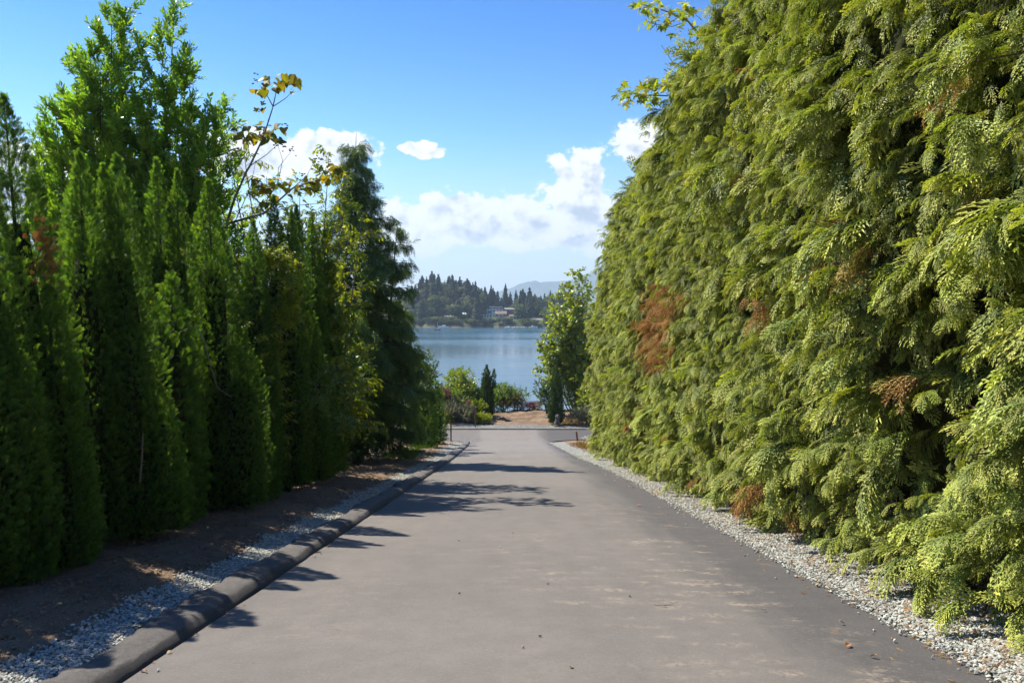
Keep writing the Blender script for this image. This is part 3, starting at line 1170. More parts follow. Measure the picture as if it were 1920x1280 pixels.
for i in range(70):
    px = rng.uniform(770, 1080)
    x0 = float(at(px, 610, 662)[0])
    y = float(shore_y(x0)) + rng.uniform(3, 9)
    if 958 < px < 1010 and rng.random() < 0.6:
        continue
    far_tree(x0, y, rng.uniform(2.5, 5.5), 'b', 'low bush on the bank at the far water line', 'bushes along the far water line', rng.uniform(1.6, 2.4))

# ---- houses
HM = {k: flat_mat('house_' + k, c, 0.7, 0.3, 0.08, 2) for k, c in dict(white=(0.62, 0.64, 0.64), cream=(0.55, 0.47, 0.33), grey=(0.33, 0.37, 0.42), teal=(0.20, 0.42, 0.42), brown=(0.20, 0.13, 0.10),
      tan=(0.40, 0.31, 0.24), roofgrey=(0.20, 0.19, 0.19), roofbrown=(0.17, 0.12, 0.10), roofteal=(0.33, 0.52, 0.50), pink=(0.55, 0.12, 0.15), glass=(0.05, 0.07, 0.09), wood=(0.28, 0.22, 0.17)).items()}


def house(px, py, y, w, h, d, wall, roof, label, flat=False, wins=((3, 1),), extra=None, rot=0.0, name='house'):
    p = at(px, py, y)
    z = float(p[2])
    t = thing(name, (p[0], y, z), label, name.replace('_', ' '))
    t.rotation_euler = (0, 0, rot)
    b = MB()
    b.box(-w / 2, w / 2, 0, d, -4, h)
    obj('wall', b.me('wall'), HM[wall], t)
    b = MB()
    if flat:
        b.box(-w / 2 - .6, w / 2 + .6, -.8, d + .5, h + 0.004, h + .45)
    else:
        e, rh = 0.6, h * 0.38
        b.add([(-w / 2 - e, -e, h), (w / 2 + e, -e, h), (w / 2 + e, d + e, h), (-w / 2 - e, d + e, h), (-w / 2 - e, d / 2, h + rh), (w / 2 + e, d / 2, h + rh)],
              [(0, 1, 5, 4), (2, 3, 4, 5), (1, 2, 5), (3, 0, 4), (0, 3, 2, 1)])
    obj('roof', b.me('roof'), HM[roof], t)
    rows = len(wins)
    for ri, (n, wf) in enumerate(wins):
        fh = h / rows
        for k in range(n):
            cx = -w / 2 + w * (k + .5) / n
            ww = w / n * 0.62 * wf
            b = MB()
            b.box(cx - ww / 2, cx + ww / 2, -0.06, 0.3, ri * fh + fh * .3, ri * fh + fh * .78)
            wo = obj('window', b.me('window'), HM['glass'], t)
            b = MB()
            b.box(cx - ww / 2 - .12, cx + ww / 2 + .12, -0.13, -0.004, ri * fh + fh * .3 - .2, ri * fh + fh * .3 - 0.02)
            obj('sill', b.me('sill'), HM['white'], wo)
    if extra:
        extra(t, w, h, d)
    return t


def tower(t, w, h, d):
    b = MB(); b.box(0.5, w / 2 - .2, 1.5, d - 1, h + 0.46, h + 4.2); obj('tower', b.me('tower'), HM['teal'], t)
    b = MB(); b.box(0.2, w / 2 + .2, 1.1, d - .6, h + 4.204, h + 4.6); obj('tower_roof', b.me('tower_roof'), HM['roofteal'], t)
    b = MB(); b.box(1.0, w / 2 - .6, 1.4, 1.8, h + 1.4, h + 3.2); obj('window', b.me('window'), HM['glass'], t)


def columns(t, w, h, d):
    for k in range(5):
        b = MB()
        x = -w / 2 + w * (k + .1) / 4.2
        b.box(x, x + .4, -1.6, -1.2, -.5, h)
        obj('column', b.me('column'), HM['white'], t)
    tower(t, w, h, d)


def awning(t, w, h, d):
    b = MB(); b.add([(-w * .1, -1.8, h * .5), (w * .25, -1.8, h * .5), (w * .25, -0.01, h * .62), (-w * .1, -0.01, h * .62)], [(0, 1, 2, 3)]); obj('awning', b.me('awning'), HM['pink'], t)
    b = MB(); b.box(-w / 2, w / 2, -1.9, -0.01, h * .3, h * .34); obj('balcony', b.me('balcony'), HM['white'], t)


house(912, 602, 672, 9.5, 5.4, 8, 'grey', 'roofgrey', 'grey columned waterfront house with a teal tower room on its flat roof', True, ((4, 1), (4, 1)), columns)
house(939, 602, 674, 9, 6.2, 9, 'cream', 'roofbrown', 'cream house with a pink awning right of the teal tower house', False, ((3, 1), (3, 1)), awning)
house(930, 586, 700, 11, 5.0, 8, 'white', 'white', 'white flat roofed modern house standing above the cream one', True, ((4, 1.2), (4, 1.2)))
house(842, 601, 676, 8, 3.4, 8, 'brown', 'roofgrey', 'low brown shingle house on the left bank of the far shore', False, ((4, 1),))
house(866, 597, 684, 6, 3.6, 6, 'tan', 'roofteal', 'small tan house with a pale green roof between the dark conifers', False, ((3, 1),))
house(884, 600, 680, 8, 4.6, 7, 'tan', 'roofbrown', 'reddish tan house left of the teal tower house', False, ((3, 1), (3, 1)))
house(956, 588, 700, 11, 3.8, 7, 'brown', 'roofgrey', 'dark red house half hidden in trees right of the white modern house', False, ((4, 1),))
house(849, 583, 704, 9, 5, 8, 'tan', 'roofgrey', 'tan gabled house high among the trees on the far left slope', False, ((3, 1), (3, 1)))
house(962, 600, 682, 6, 3.5, 6, 'white', 'roofbrown', 'small white cottage right of the cream house', False, ((2, 1),))
house(1008, 608, 668, 8, 3.6, 7, 'grey', 'roofgrey', 'low grey boathouse at the water line by the leafy tree', False, ((2, 1),), name='boathouse')
house(893, 611, 661, 8, 2.2, 5, 'wood', 'roofgrey', 'dark low boathouse on the bank below the houses', True, ((2, 1),), name='boathouse')
house(1001, 589, 700, 10, 4, 8, 'tan', 'roofgrey', 'tan house among trees at the right of the far slope', False, ((3, 1),))
house(790, 590, 700, 9, 5, 8, 'white', 'roofgrey', 'pale house behind the cedar at the left end of the far shore', False, ((3, 1), (3, 1)))

# ---- boats
def hull_mesh(L, B, H):
    n = 9
    V, F = [], []
    for i in range(n):
        u = i / (n - 1)
        x = -L / 2 + L * u
        w = B / 2 * (1 - max(0, (u - .45) / .55) ** 2.2) * (0.82 + 0.18 * min(1, u / .3))
        sh = H * (1 + 0.35 * u * u)
        V += [(x, -w, sh), (x, -w * .75, 0.1 * H), (x, 0, -0.25 * H), (x, w * .75, 0.1 * H), (x, w, sh)]
    for i in range(n - 1):
        for k in range(4):
            a = i * 5 + k
            F.append((a, a + 1, a + 6, a + 5))
        F.append((i * 5 + 4, i * 5, i * 5 + 5, i * 5 + 9))
    F.append((0, 4, 3, 2, 1))
    return mesh('hull', V, F)


HM['redhull'] = flat_mat('redhull', (0.42, 0.08, 0.07), 0.4, 0.5, 0.05)
HM['boatwhite'] = flat_mat('boatwhite', (0.75, 0.75, 0.74), 0.4, 0.5, 0.05)
HM['canvas'] = flat_mat('canvas', (0.10, 0.18, 0.30), 0.8, 0.2, 0.1)


def boat(px, y, L, label, hull='boatwhite', mast=False, rot=0.0, cabin=True):
    x = float(at(px, 615, y)[0])
    t = thing('sailboat' if mast else 'motorboat', (x, y, WATER_Z + 0.05), label, 'boat')
    t.rotation_euler = (0, 0, rot)
    B, H = L * .3, L * .13
    obj('hull', hull_mesh(L, B, H), HM[hull], t)
    if cabin:
        b = MB()
        x0, x1 = (-.15 * L, .2 * L)
        b.add([(x0, -B * .32, H), (x1, -B * .25, H), (x1, B * .25, H), (x0, B * .32, H), (x0, -B * .28, H * 2.1), (x1 - .07 * L, -B * .2, H * 2.0), (x1 - .07 * L, B * .2, H * 2.0), (x0, B * .28, H * 2.1)],
              [(4, 5, 6, 7), (0, 1, 5, 4), (1, 2, 6, 5), (2, 3, 7, 6), (3, 0, 4, 7)])
        c = obj('cabin', b.me('cabin'), HM['boatwhite'], t)
        b = MB(); b.box(x0 + .03 * L, x1 - .08 * L, -B * .33, -B * .27, H * 1.4, H * 1.8); obj('window', b.me('window'), HM['glass'], c)
    if mast:
        b = MB(); b.tube([(0.05 * L, 0, H), (0.05 * L, 0, L * 1.25)], [.09, .06], 5); obj('mast', b.me('mast'), HM['boatwhite'], t)
        b = MB(); b.tube([(0.05 * L, 0, H * 2.6), (-.4 * L, 0, H * 2.5)], [.09, .08], 5); obj('boom', b.me('boom'), HM['canvas'], t)
    return t


boat(820, 575, 5.0, 'small red hulled sailboat moored in open water off the far shore', 'redhull', True, 0.15)
boat(953, 646, 6.0, 'white motorboat at the left end of the moored boats on the far shore', rot=2.8)
boat(966, 645, 5.2, 'white motorboat second from the left of the moored boats', rot=0.5)
boat(975, 642, 5.0, 'low white dinghy third from the left of the moored boats', rot=0.2, cabin=False)
boat(982, 645, 5.0, 'white cabin boat fourth from the left of the moored boats', rot=3.0)
boat(1000, 644, 7.0, 'large white cruiser at the right end of the moored boats', rot=0.1)
boat(832, 646, 9.0, 'long white cabin boat beside the beach behind the sailboat', rot=3.1)
p = at(970, 612, 649)
t = thing('dock', (p[0], 649, WATER_Z), 'grey floating dock behind the moored boats on the far shore', 'dock')
b = MB(); b.box(-16, 16, -.9, .9, .25, .55); obj('deck', b.me('deck'), HM['wood'], t)
for k in range(7):
    b = MB(); b.tube([(-15 + 5 * k, 1.1, -2), (-15 + 5 * k, 1.1, 1.6)], .16, 6); obj('pile', b.me('pile'), HM['brown'], t)

# ================================================================== GENERAL PLANTS
def grow(p0, d0, L, n, bend=(0, 0, 0), wobble=0.12, r=None):
    r = r or rng
    P = [np.asarray(p0, float)]
    d = unit(d0)
    for i in range(n):
        d = unit(d + np.asarray(bend) / n + r.normal(0, wobble, 3))
        P.append(P[-1] + d * L / n)
    return np.array(P)


class Sprays:
    def __init__(self):
        self.P, self.D, self.N, self.S, self.T = [], [], [], [], []

    def add(self, p, d, n, s, t):
        self.P.append(p); self.D.append(d); self.N.append(n); self.S.append(s); self.T.append(t)

    def arrays(self):
        return [np.array(a, float) for a in (self.P, self.D, self.N, self.S, self.T)]


def branching(t, base, leaders, key, bark, spr_size, nb, Lmax, up, droop, step, h0=0.15, thick=0.06, tint=(0.2, 0.8), seed=1, shape=0.8, per=2, lean_twig=0.5, label=None):
    """a tree or bush with several leaders; every leader has limbs, every limb carries leafy shoots"""
    r = np.random.default_rng(seed)
    base = np.asarray(base, float)
    sp_ = Sprays()
    for (ox, oy, H, wscale, lean) in leaders:
        top = np.array([ox + lean[0], oy + lean[1], H])
        foot = np.array([ox * 0.25, oy * 0.25, -0.15])
        TP = np.array([foot + (top - foot) * u + np.array([0.06 * sin(7 * u + ox), 0.06 * cos(6 * u + oy), 0]) * H * 0.12 for u in np.linspace(0, 1, 9)])
        TP[:, :2] += (np.linspace(0, 1, 9)[:, None] ** 0.5 - np.linspace(0, 1, 9)[:, None]) * np.array([ox, oy]) * 0.4
        b = MB()
        b.tube(TP, thick * np.linspace(1, 0.12, 9), 6)
        obj('trunk', b.me('trunk', True), bark, t)
        lim = MB()
        for i in range(nb):
            u = h0 + (1.0 - h0) * (i + r.uniform(0, 1)) / nb
            k = min(u * 8, 7.999)
            p = TP[int(k)] * (1 - k % 1) + TP[int(k) + 1] * (k % 1)
            a = i * 2.4 + r.uniform(-.6, .6)
            L = wscale * Lmax * ((1.02 - u) / (1 - h0)) ** shape * r.uniform(0.6, 1.15) + 0.12
            d = np.array([cos(a), sin(a), up * (0.6 + u)])
            n = 4
            Q = grow(p, d, L, n, (0, 0, -droop), 0.10, r)
            rad = thick * 0.33 * (1.1 - u)
            if L > 0.3:
                lim.tube(Q, np.linspace(max(rad, .006), 0.003, n + 1), 4)
            m = max(2, int(L / step))
            for j in range(m):
                w = 0.2 + 0.8 * (j + r.uniform(0, 1)) / m
                kk = min(w * n, n - 1e-3)
                q = Q[int(kk)] * (1 - kk % 1) + Q[int(kk) + 1] * (kk % 1)
                dd = unit(Q[int(kk) + 1] - Q[int(kk)])
                for _ in range(per):
                    sd = unit(dd * 0.7 + r.normal(0, 0.5, 3) + np.array([0, 0, lean_twig]))
                    nn = unit(np.array([0, 0, 1.0]) + r.normal(0, 0.4, 3))
                    sp_.add(q + base, sd, nn, spr_size * r.uniform(0.65, 1.25), r.uniform(*tint))
        if lim.V:
            obj('limb', lim.me('limb'), bark, t)
    P, D, N, S, T = sp_.arrays()
    scatter('foliage', key, P, D, N, S, T, t, base, label)
    return len(P)


def bush(name, px, d, X, w, h, key, label, cat='shrub', size=0.28, dens=1.0, seed=1, bark='bark', py=None, up=0.9, y_scale=1.0, tint=(0.1, 0.9), stems=5):
    """a rounded bush on the ground: stems from the foot, shoots through the crown"""
    r = np.random.default_rng(seed)
    x = X if X is not None else float(at(px, 700, d)[0])
    z = float(gz(x, d))
    t = thing(name, (x, d, z), label, cat)
    base = np.array([x, d, z])
    lob = [(r.normal(0, .28) * w, r.normal(0, .28) * w * y_scale, h * r.uniform(.35, .8), w * r.uniform(.26, .42), h * r.uniform(.2, .34)) for _ in range(8)]
    lob.append((0, 0, h * .78, w * .3, h * .24))
    sp_ = Sprays()
    for cx, cy, cz, rw, rh in lob:
        n = int(150 * dens * max(0.5, rw * rh / size ** 2 / 6))
        for _ in range(n):
            q = unit(r.normal(0, 1, 3))
            k = r.uniform(0.45, 1.05)
            p = np.array([cx, cy, cz]) + q * np.array([rw, rw, rh]) * k
            if p[2] < 0.05:
                p[2] = r.uniform(0.05, 0.3)
            dd = unit(q + np.array([0, 0, up * 0.6]) + r.normal(0, .4, 3))
            sp_.add(p + base, dd, unit(np.array([0, 0, 1.]) + r.normal(0, .5, 3)), size * r.uniform(.6, 1.2), r.uniform(*tint))
    for i in range(stems):
        b = MB()
        cx, cy, cz, _, _ = lob[i % len(lob)]
        b.tube(np.array([(0.05 * r.normal(), 0.05 * r.normal(), -.1), (cx * .4, cy * .4, cz * .5), (cx, cy, cz)]), [0.02 + 0.012 * h, 0.015 + 0.006 * h, 0.006], 5)
        obj('stem', b.me('stem'), M[bark], t)
    P, D, N, S, T = sp_.arrays()
    scatter('foliage', key, P, D, N, S, T, t, base)
    return t


# ---- columnar conifers: a dense pointed column of upright sprays
def column(x, y, leaders, label, name='columnar_cedar', key='thuja', size=0.15, dens=1.0, seed=0, p=2.7, group=None, dead=None, core=True):
    r = np.random.default_rng(seed + 100)
    z0 = float(gz(x, y))
    t = thing(name, (x, y, z0 - 0.02), label, 'conifer', group)
    AP, AD, AN, AS, AT = [], [], [], [], []
    corem = MB()
    for li, (ox, oy, H, R, lx, ly) in enumerate(leaders):
        R = R * 0.80
        n = int(dens * 2 * pi * R * H * 0.7 / (size * size) * 4.9)
        u = 1 - np.sqrt(r.uniform(0, 1, n)) * 0.985
        u = np.where(r.random(n) < 0.2, r.uniform(0.6, 1.0, n), u)
        th = r.uniform(0, 2 * pi, n)
        ph = r.uniform(0, 6.28, 6)

        def prof(u_, th_):
            sh = (1 - np.clip(u_, 0, 1) ** p) ** 0.9 * (0.80 + 0.20 * sstep(0, 0.22, u_))
            bumps = 1 + 0.14 * np.sin(3 * th_ + ph[0] + 4 * u_) + 0.10 * np.sin(5 * th_ + 9 * u_ * H / 4 + ph[1]) + 0.10 * np.sin(2 * th_ - 13 * u_ * H / 4 + ph[2]) + 0.06 * np.sin(9 * th_ + 21 * u_ + ph[3])
            return R * sh * bumps
        rr = prof(u, th)
        k = np.where(r.random(n) < 0.72, r.uniform(0.90, 1.03, n), r.uniform(0.6, 0.95, n))
        rad = np.stack([np.cos(th), np.sin(th), np.zeros(n)], 1)
        cen = np.stack([ox + lx * u, oy + ly * u, u * H * 0.985 + 0.03], 1)
        P = cen + rad * (rr * k)[:, None]
        D = unit(rad * (0.7 - 0.25 * u)[:, None] + np.array([0, 0, 0.7]) + r.normal(0, 0.30, (n, 3)) + np.array([0, 0, 0.5]) * sstep(.85, 1, u)[:, None])
        tang = np.stack([-np.sin(th), np.cos(th), np.zeros(n)], 1)
        N = unit(tang * r.uniform(-.6, .6, n)[:, None] + rad * r.uniform(0.5, 1.0, n)[:, None] + np.array([0, 0, 0.30]) + r.normal(0, .3, (n, 3)))
        S = size * r.uniform(0.6, 1.35, n) * (1 - 0.25 * sstep(.85, 1, u))
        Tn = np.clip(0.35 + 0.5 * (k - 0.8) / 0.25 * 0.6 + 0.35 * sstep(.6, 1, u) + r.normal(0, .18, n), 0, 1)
        AP.append(P); AD.append(D); AN.append(N); AS.append(S); AT.append(Tn)
        # woody leader
        b = MB()
        us = np.linspace(0, .95, 6)
        b.tube([(ox * min(1, .3 + q * 2) + lx * q, oy * min(1, .3 + q * 2) + ly * q, q * H - (0.05 if q == 0 else 0)) for q in us], 0.055 * np.linspace(1, .12, 6), 6)
        obj('trunk', b.me('trunk', True), M['bark'], t)
        if core:  # dark closed hull for dead inner twigs, added to block light
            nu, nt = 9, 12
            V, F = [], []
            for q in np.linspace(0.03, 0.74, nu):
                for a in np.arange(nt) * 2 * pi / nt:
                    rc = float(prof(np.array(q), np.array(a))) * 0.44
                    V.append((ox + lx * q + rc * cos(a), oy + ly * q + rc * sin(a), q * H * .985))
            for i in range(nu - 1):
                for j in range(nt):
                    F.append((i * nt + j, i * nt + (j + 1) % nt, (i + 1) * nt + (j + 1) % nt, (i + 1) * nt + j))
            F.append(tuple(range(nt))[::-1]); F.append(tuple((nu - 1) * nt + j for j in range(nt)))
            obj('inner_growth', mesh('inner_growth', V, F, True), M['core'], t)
    P, D, N, S, T = (np.concatenate(a) for a in (AP, AD, AN, AS, AT))
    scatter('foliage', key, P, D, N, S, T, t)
    if dead is not None:
        c, R_, n = dead
        q = r.normal(0, 1, (n, 3)) * R_
        scatter('dead_foliage', key + '_dead', q + np.asarray(c), unit(q + np.array([0.6, -0.4, .5])), unit(r.normal(0, 1, (n, 3))), r.uniform(.8, 1.4, n) * size, r.uniform(0, .8, n), t, label='rusty brown dead tuft')
    return t
# ================================================================== LEFT ROW OF COLUMNAR CEDARS
def col_at(px, X, top_py):
    """distance along the lane from the pixel column of the foot, height from the pixel row of the tip"""
    y = X * F_PX / (px - 965)
    return y, float(at(px, top_py, y)[2] - gz(X, y))


COLS = [
    # foot px, X, tip py, radius, lean, extra leaders (ox, oy, height factor, radius), words
    (-190, -4.85, 260, 0.62, (0, 0), [(0.25, .35, .7, .5)], 'cropped columnar cedar at the bottom left corner, nearest of the row'),
    (-22, -4.75, 296, 0.52, (-.05, 0), [(0.28, -.2, .6, .42)], 'dark columnar cedar cut by the left picture edge beside the tallest spire'),
    (72, -4.75, 172, 0.60, (-.30, 0), [(.16, -.08, .60, .42), (.25, -.2, .42, .42)], 'tallest spire of the near cedars with a rusty dead tuft on its side'),
    (170, -4.85, 278, 0.44, (-.10, 0), [(-.40, .30, .88, .28)], 'columnar cedar just right of the rusty dead tuft'),
    (238, -4.70, 286, 0.55, (-.10, 0), [(-.20, -.12, .97, .36), (.12, -.25, .60, .46), (.30, .1, .40, .42)], 'broad twin tipped columnar cedar with a bulging low lobe'),
    (318, -5.1, 292, 0.44, (-.16, 0), [(.10, .1, .97, .40)], 'twin tipped columnar cedar in front of the bay laurel trunks'),
    (412, -4.70, 332, 0.64, (-.16, 0), [(.28, .1, .55, .52), (-.25, -.25, .5, .45)], 'single pointed columnar cedar with bare stalks on its front'),
    (484, -4.75, 408, 0.46, (-.08, 0), [(.1, -.2, .55, .4)], 'shorter columnar cedar overgrown by the bright climbing vine'),
    (530, -4.75, 362, 0.46, (-.16, 0), [(.18, .1, .95, .38)], 'columnar cedar just right of the bright climbing vine'),
    (566, -4.7, 380, 0.46, (-.1, 0), [(.2, .2, .6, .42)], 'columnar cedar third from the far end of the row'),
    (590, -4.7, 402, 0.46, (-.05, 0), [(.15, -.2, .7, .4)], 'columnar cedar second from the far end of the row'),
    (610, -4.65, 428, 0.46, (0, 0), [(.1, .3, .7, .42)], 'last columnar cedar of the row before the mixed trees'),
]
for i, (px, X, tp, R, lean, more, words_) in enumerate(COLS):
    y, H = col_at(px, X, tp)
    L = [(0, 0, H, R, lean[0], lean[1])] + [(ox, oy, H * hf, r2, 0, 0) for ox, oy, hf, r2 in more]
    dead = None
    if i == 2:
        q = at(82, 478, y - 0.55)
        dead = ((q[0] - X, q[1] - y, q[2] - float(gz(X, y))), (0.06, 0.07, 0.16), 70)
    column(X, y, L, words_, seed=i, size=0.062 + 0.0016 * y, dead=dead, group='row of columnar cedars along the left of the lane')
# small ones: a young one in front and two behind the row
y, H = col_at(322, -4.62, 512)
column(-4.62, y, [(0, 0, H, .40, 0, 0)], 'short columnar cedar with a bright sunlit tip in the row', seed=31, size=.13)
column(-6.3, 11.6, [(0, 0, 5.2, .5, 0, 0), (.5, .2, 5.1, .45, 0, 0)], 'columnar cedar standing behind the row below the bay laurel', seed=33, size=.15)
for i, (px, X, y, tp, R) in enumerate([(786, None, 41, 664, 1.0), (812, None, 46, 706, 0.75)]):
    X = float(at(px, 700, y)[0])
    H = float(at(px, tp, y)[2] - gz(X, y))
    column(X, y, [(0, 0, H, R, 0, 0), (.3, -.3, H * .8, R * .7, 0, 0)], ['large dark columnar conifer at the corner before the crossing road', 'smaller dark conifer beside the post at the junction corner'][i], seed=50 + i, size=.24, dens=.8, p=3.0)

# ================================================================== RIGHT HEDGE
HX0 = -0.5
HY0, HY1 = 1.5, 36.0


def hedge_face(z, y):
    """x of the hedge face at height z above the ground"""
    x = np.interp(z, [0, .35, 1.0, 2.0, 3.5, 6.4, 8.8, 9.9, 10.5, 10.9], [3.80, 3.62, 3.52, 3.46, 3.48, 3.66, 3.95, 4.3, 4.8, 5.6])
    x = x - 0.22 * sstep(12, 4, y) * sstep(1, 4, z)
    x = x + 0.22 * wob(y, z, 0.9, 5) * sstep(.3, 1.5, z) + 0.15 * wob(y * 1.0, z * 0.8, 2.1, 6)
    return x + 1.6 * sstep(HY1 - 1.2, HY1 + 0.2, y) ** 2


def hedge():
    r = np.random.default_rng(21)
    t = thing('tall_hedge', (5.3, 18, float(gz(5.3, 18))), 'very tall sunlit cypress hedge with brown patches along the right of the lane', 'hedge')
    O = np.array(t.location)
    # boughs that droop out of the face
    nb = 10800
    by = HY0 + (HY1 - HY0) * r.uniform(0, 1, nb)
    bz = 0.20 + 10.8 * r.uniform(0, 1, nb) ** 0.93
    top = r.random(nb) < 0.10
    bz = np.where(top, r.uniform(10.1, 11.0, nb), bz)
    yaw = r.normal(-0.15, 0.42, nb) + 0.6 * wob(by, bz, .7, 9)
    Lb = r.uniform(0.30, 0.85, nb) * np.where(by < 12, 1.05, 1.0)
    out = r.normal(0.04, 0.18, nb) + np.where(r.random(nb) < .07, r.uniform(.12, .34, nb), 0)
    gy, gz2, gr = r.uniform(HY0, HY1, 260), r.uniform(.8, 9.5, 260), r.uniform(.16, .5, 260)
    hole = np.zeros(nb, bool)
    for a, c, q in zip(gy, gz2, gr):
        hole |= ((by - a) / 1.2) ** 2 + (bz - c) ** 2 < q * q
    out = np.where(hole, out - .42, out)
    bs = np.exp(r.normal(-.08, .36, nb))
    bx = hedge_face(bz, by) - out
    bx = np.where(top, bx + r.uniform(0, 1.6, nb), bx)
    tone = np.clip(0.5 + 0.40 * wob(by, bz, 1.3, 8) + r.normal(0, .26, nb) - .45 * hole, 0, 1)  # tint lowered in the holes, painting their shade
    # brown patches: pixel centre, radius across, radius up
    PATCH = [(1226, 610, 34, 80, .95), (1228, 560, 30, 40, .9), (1425, 545, 40, 46, .75), (1545, 478, 44, 32, .7), (1575, 520, 40, 40, .45), (1395, 915, 45, 32, .6), (1320, 890, 30, 20, .35),
             (1505, 955, 22, 40, .6), (1395, 335, 45, 30, .3), (1600, 430, 60, 40, .25), (1290, 330, 30, 20, .3), (1775, 350, 30, 20, .4), (1180, 775, 18, 26, .35)]
    cpx = 965 + F_PX * bx / by
    base = gz(bx, by)
    cpy = 580 - F_PX * (base + bz - 1.6) / by
    deadp = np.full(nb, 0.004)
    for qx, qy, rx, ry, pr in PATCH:
        deadp = np.maximum(deadp, pr * (((cpx - qx) / rx) ** 2 + ((cpy - qy) / ry) ** 2 < 1))
    dead = r.random(nb) < deadp
    P, D, N, S, T, DD = [], [], [], [], [], []
    twig = MB()
    for i in range(nb):
        k = 12 if not dead[i] else 9
        d0 = unit(np.array([-cos(yaw[i]), sin(yaw[i]), r.uniform(-.1, .5) + (1.6 if top[i] else 0)]))
        tip = np.array([bx[i], by[i], base[i] + bz[i]])
        u = np.sort(r.uniform(0, 1, k)) ** 0.8
        droop = r.uniform(.1, .65) * (0.3 if top[i] else 1)
        L = Lb[i]
        pos = tip + d0 * (L * (u - 1))[:, None] + np.array([0, 0, 1.0]) * (-droop * L * (u ** 2) + droop * L * .5)[:, None]
        dirb = d0 + np.array([0, 0, -1.0]) * (2 * droop * u)[:, None]
        sgn = np.where(np.arange(k) % 2 == 0, 1.0, -1.0)
        side = unit(np.cross(d0, [0, 0, 1.0]))
        fd = unit(dirb + side * (sgn * r.uniform(.15, .75, k) * (1.1 - u))[:, None] + r.normal(0, .26, (k, 3)) + np.array([0, 0, -0.10]))
        nn = unit(np.array([-0.45, 0.12, 1.0]) + r.normal(0, .38, (k, 3)) + side * (sgn * .3)[:, None])
        P.append(pos); D.append(fd); N.append(nn)
        S.append(r.uniform(.15, .31, k) * bs[i] * (1.12 - .25 * u) * (0.85 if dead[i] else 1))
        T.append(np.clip(tone[i] + r.normal(0, .13, k) + 0.25 * (u - .5), 0, 1))
        DD.append(np.full(k, dead[i]))
        if by[i] < 14 and i % 5 == 0:
            q = [tip - d0 * L * 1.6 + np.array([0, 0, .05]), tip - d0 * L * .7, tip + np.array([0, 0, -droop * L * .3])]
            twig.tube(q, [.009, .006, .003], 4)
    P, D, N, S, T, DD = (np.concatenate(a) for a in (P, D, N, S, T, DD))
    # inner layer that closes the wall, tinted darkest to paint shade into gaps
    n = 16000
    iy = r.uniform(HY0, HY1, n); iz = 0.25 + 10.3 * r.uniform(0, 1, n)
    ix = hedge_face(iz, iy) + r.uniform(.12, .5, n)
    iP = np.stack([ix, iy, gz(ix, iy) + iz], 1)
    iD = unit(np.stack([-r.uniform(.3, 1, n), r.normal(0, .7, n), r.normal(-.5, .5, n)], 1))
    iN = unit(np.array([-.6, 0, .8]) + r.normal(0, .5, (n, 3)))
    P = np.concatenate([P, iP]); D = np.concatenate([D, iD]); N = np.concatenate([N, iN])
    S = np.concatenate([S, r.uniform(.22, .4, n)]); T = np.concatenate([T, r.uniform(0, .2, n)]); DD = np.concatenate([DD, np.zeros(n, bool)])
    # far face and top, seen only from elsewhere and in shadow casting: sparse
    n = 9000
    iy = r.uniform(HY0, HY1, n); iz = r.uniform(.3, 9.9, n)
    ix = 10.9 - hedge_face(iz, iy) + r.uniform(-.2, .2, n)
    iP = np.stack([ix, iy, gz(ix, iy) + iz], 1)
    P = np.concatenate([P, iP]); D = np.concatenate([D, unit(np.stack([r.uniform(.3, 1, n), r.normal(0, .6, n), r.normal(-.3, .5, n)], 1))])
    N = np.concatenate([N, unit(np.array([.5, 0, 1.]) + r.normal(0, .4, (n, 3)))]); S = np.concatenate([S, r.uniform(.35, .55, n)]); T = np.concatenate([T, r.uniform(.1, .7, n)]); DD = np.concatenate([DD, np.zeros(n, bool)])
    DD = DD.astype(bool)
    # the sprays that show largest are parts of their own
    Q = P - EYE
    px = 965 + F_PX * Q[:, 0] / np.maximum(Q[:, 1], .1)
    py = 580 - F_PX * Q[:, 2] / np.maximum(Q[:, 1], .1)
    vis = (Q[:, 1] > 2) & (px < 1900) & (py > 20) & (py < 1260) & (Q[:, 0] < hedge_face(np.clip(P[:, 2] - gz(P[:, 0], P[:, 1]), .3, 9.9), P[:, 1]) - .03) & ~DD
    size = np.where(vis, S / np.linalg.norm(Q, axis=1), 0)
    pick = np.argsort(-size)[:300]
    own = np.zeros(len(P), bool); own[pick] = True
    E = eulers(D, N)
    for i in pick:
        o = obj('spray', PR['leyland'][int(r.integers(0, 6))].data, None, t, P[i] - O, tuple(E[i]))
        o.scale = (S[i],) * 3
        o['tint'] = float(T[i])
    g = ~own & ~DD
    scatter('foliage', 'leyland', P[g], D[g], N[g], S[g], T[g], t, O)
    scatter('dead_foliage', 'leyland_dead', P[DD], D[DD], N[DD], S[DD] * 1.05, r.uniform(0, 1, DD.sum()), t, O, label='rusty brown dead patches')
    V = [tuple(np.array(v) - O) for v in twig.V]
    obj('twig', mesh('twig', V, twig.F), M['bark'], t, kind='stuff')
    for k, y in enumerate(np.arange(HY0 + .5, HY1 - .5, 1.25)):
        x = 5.3 + r.normal(0, .12)
        z = float(gz(x, y))
        b = MB()
        b.tube([np.array([x, y, z - .1]) - O, np.array([x + r.normal(0, .08), y + r.normal(0, .08), z + 4]) - O, np.array([x, y, z + 10.1]) - O], [.13, .09, .03], 7)
        obj('trunk', b.me('trunk', True), M['bark'], t)
    # dark closed hull for inner twigs, blocks light and deepens gap shade
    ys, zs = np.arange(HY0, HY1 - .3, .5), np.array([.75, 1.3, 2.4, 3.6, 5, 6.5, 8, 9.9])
    V, F = [], []
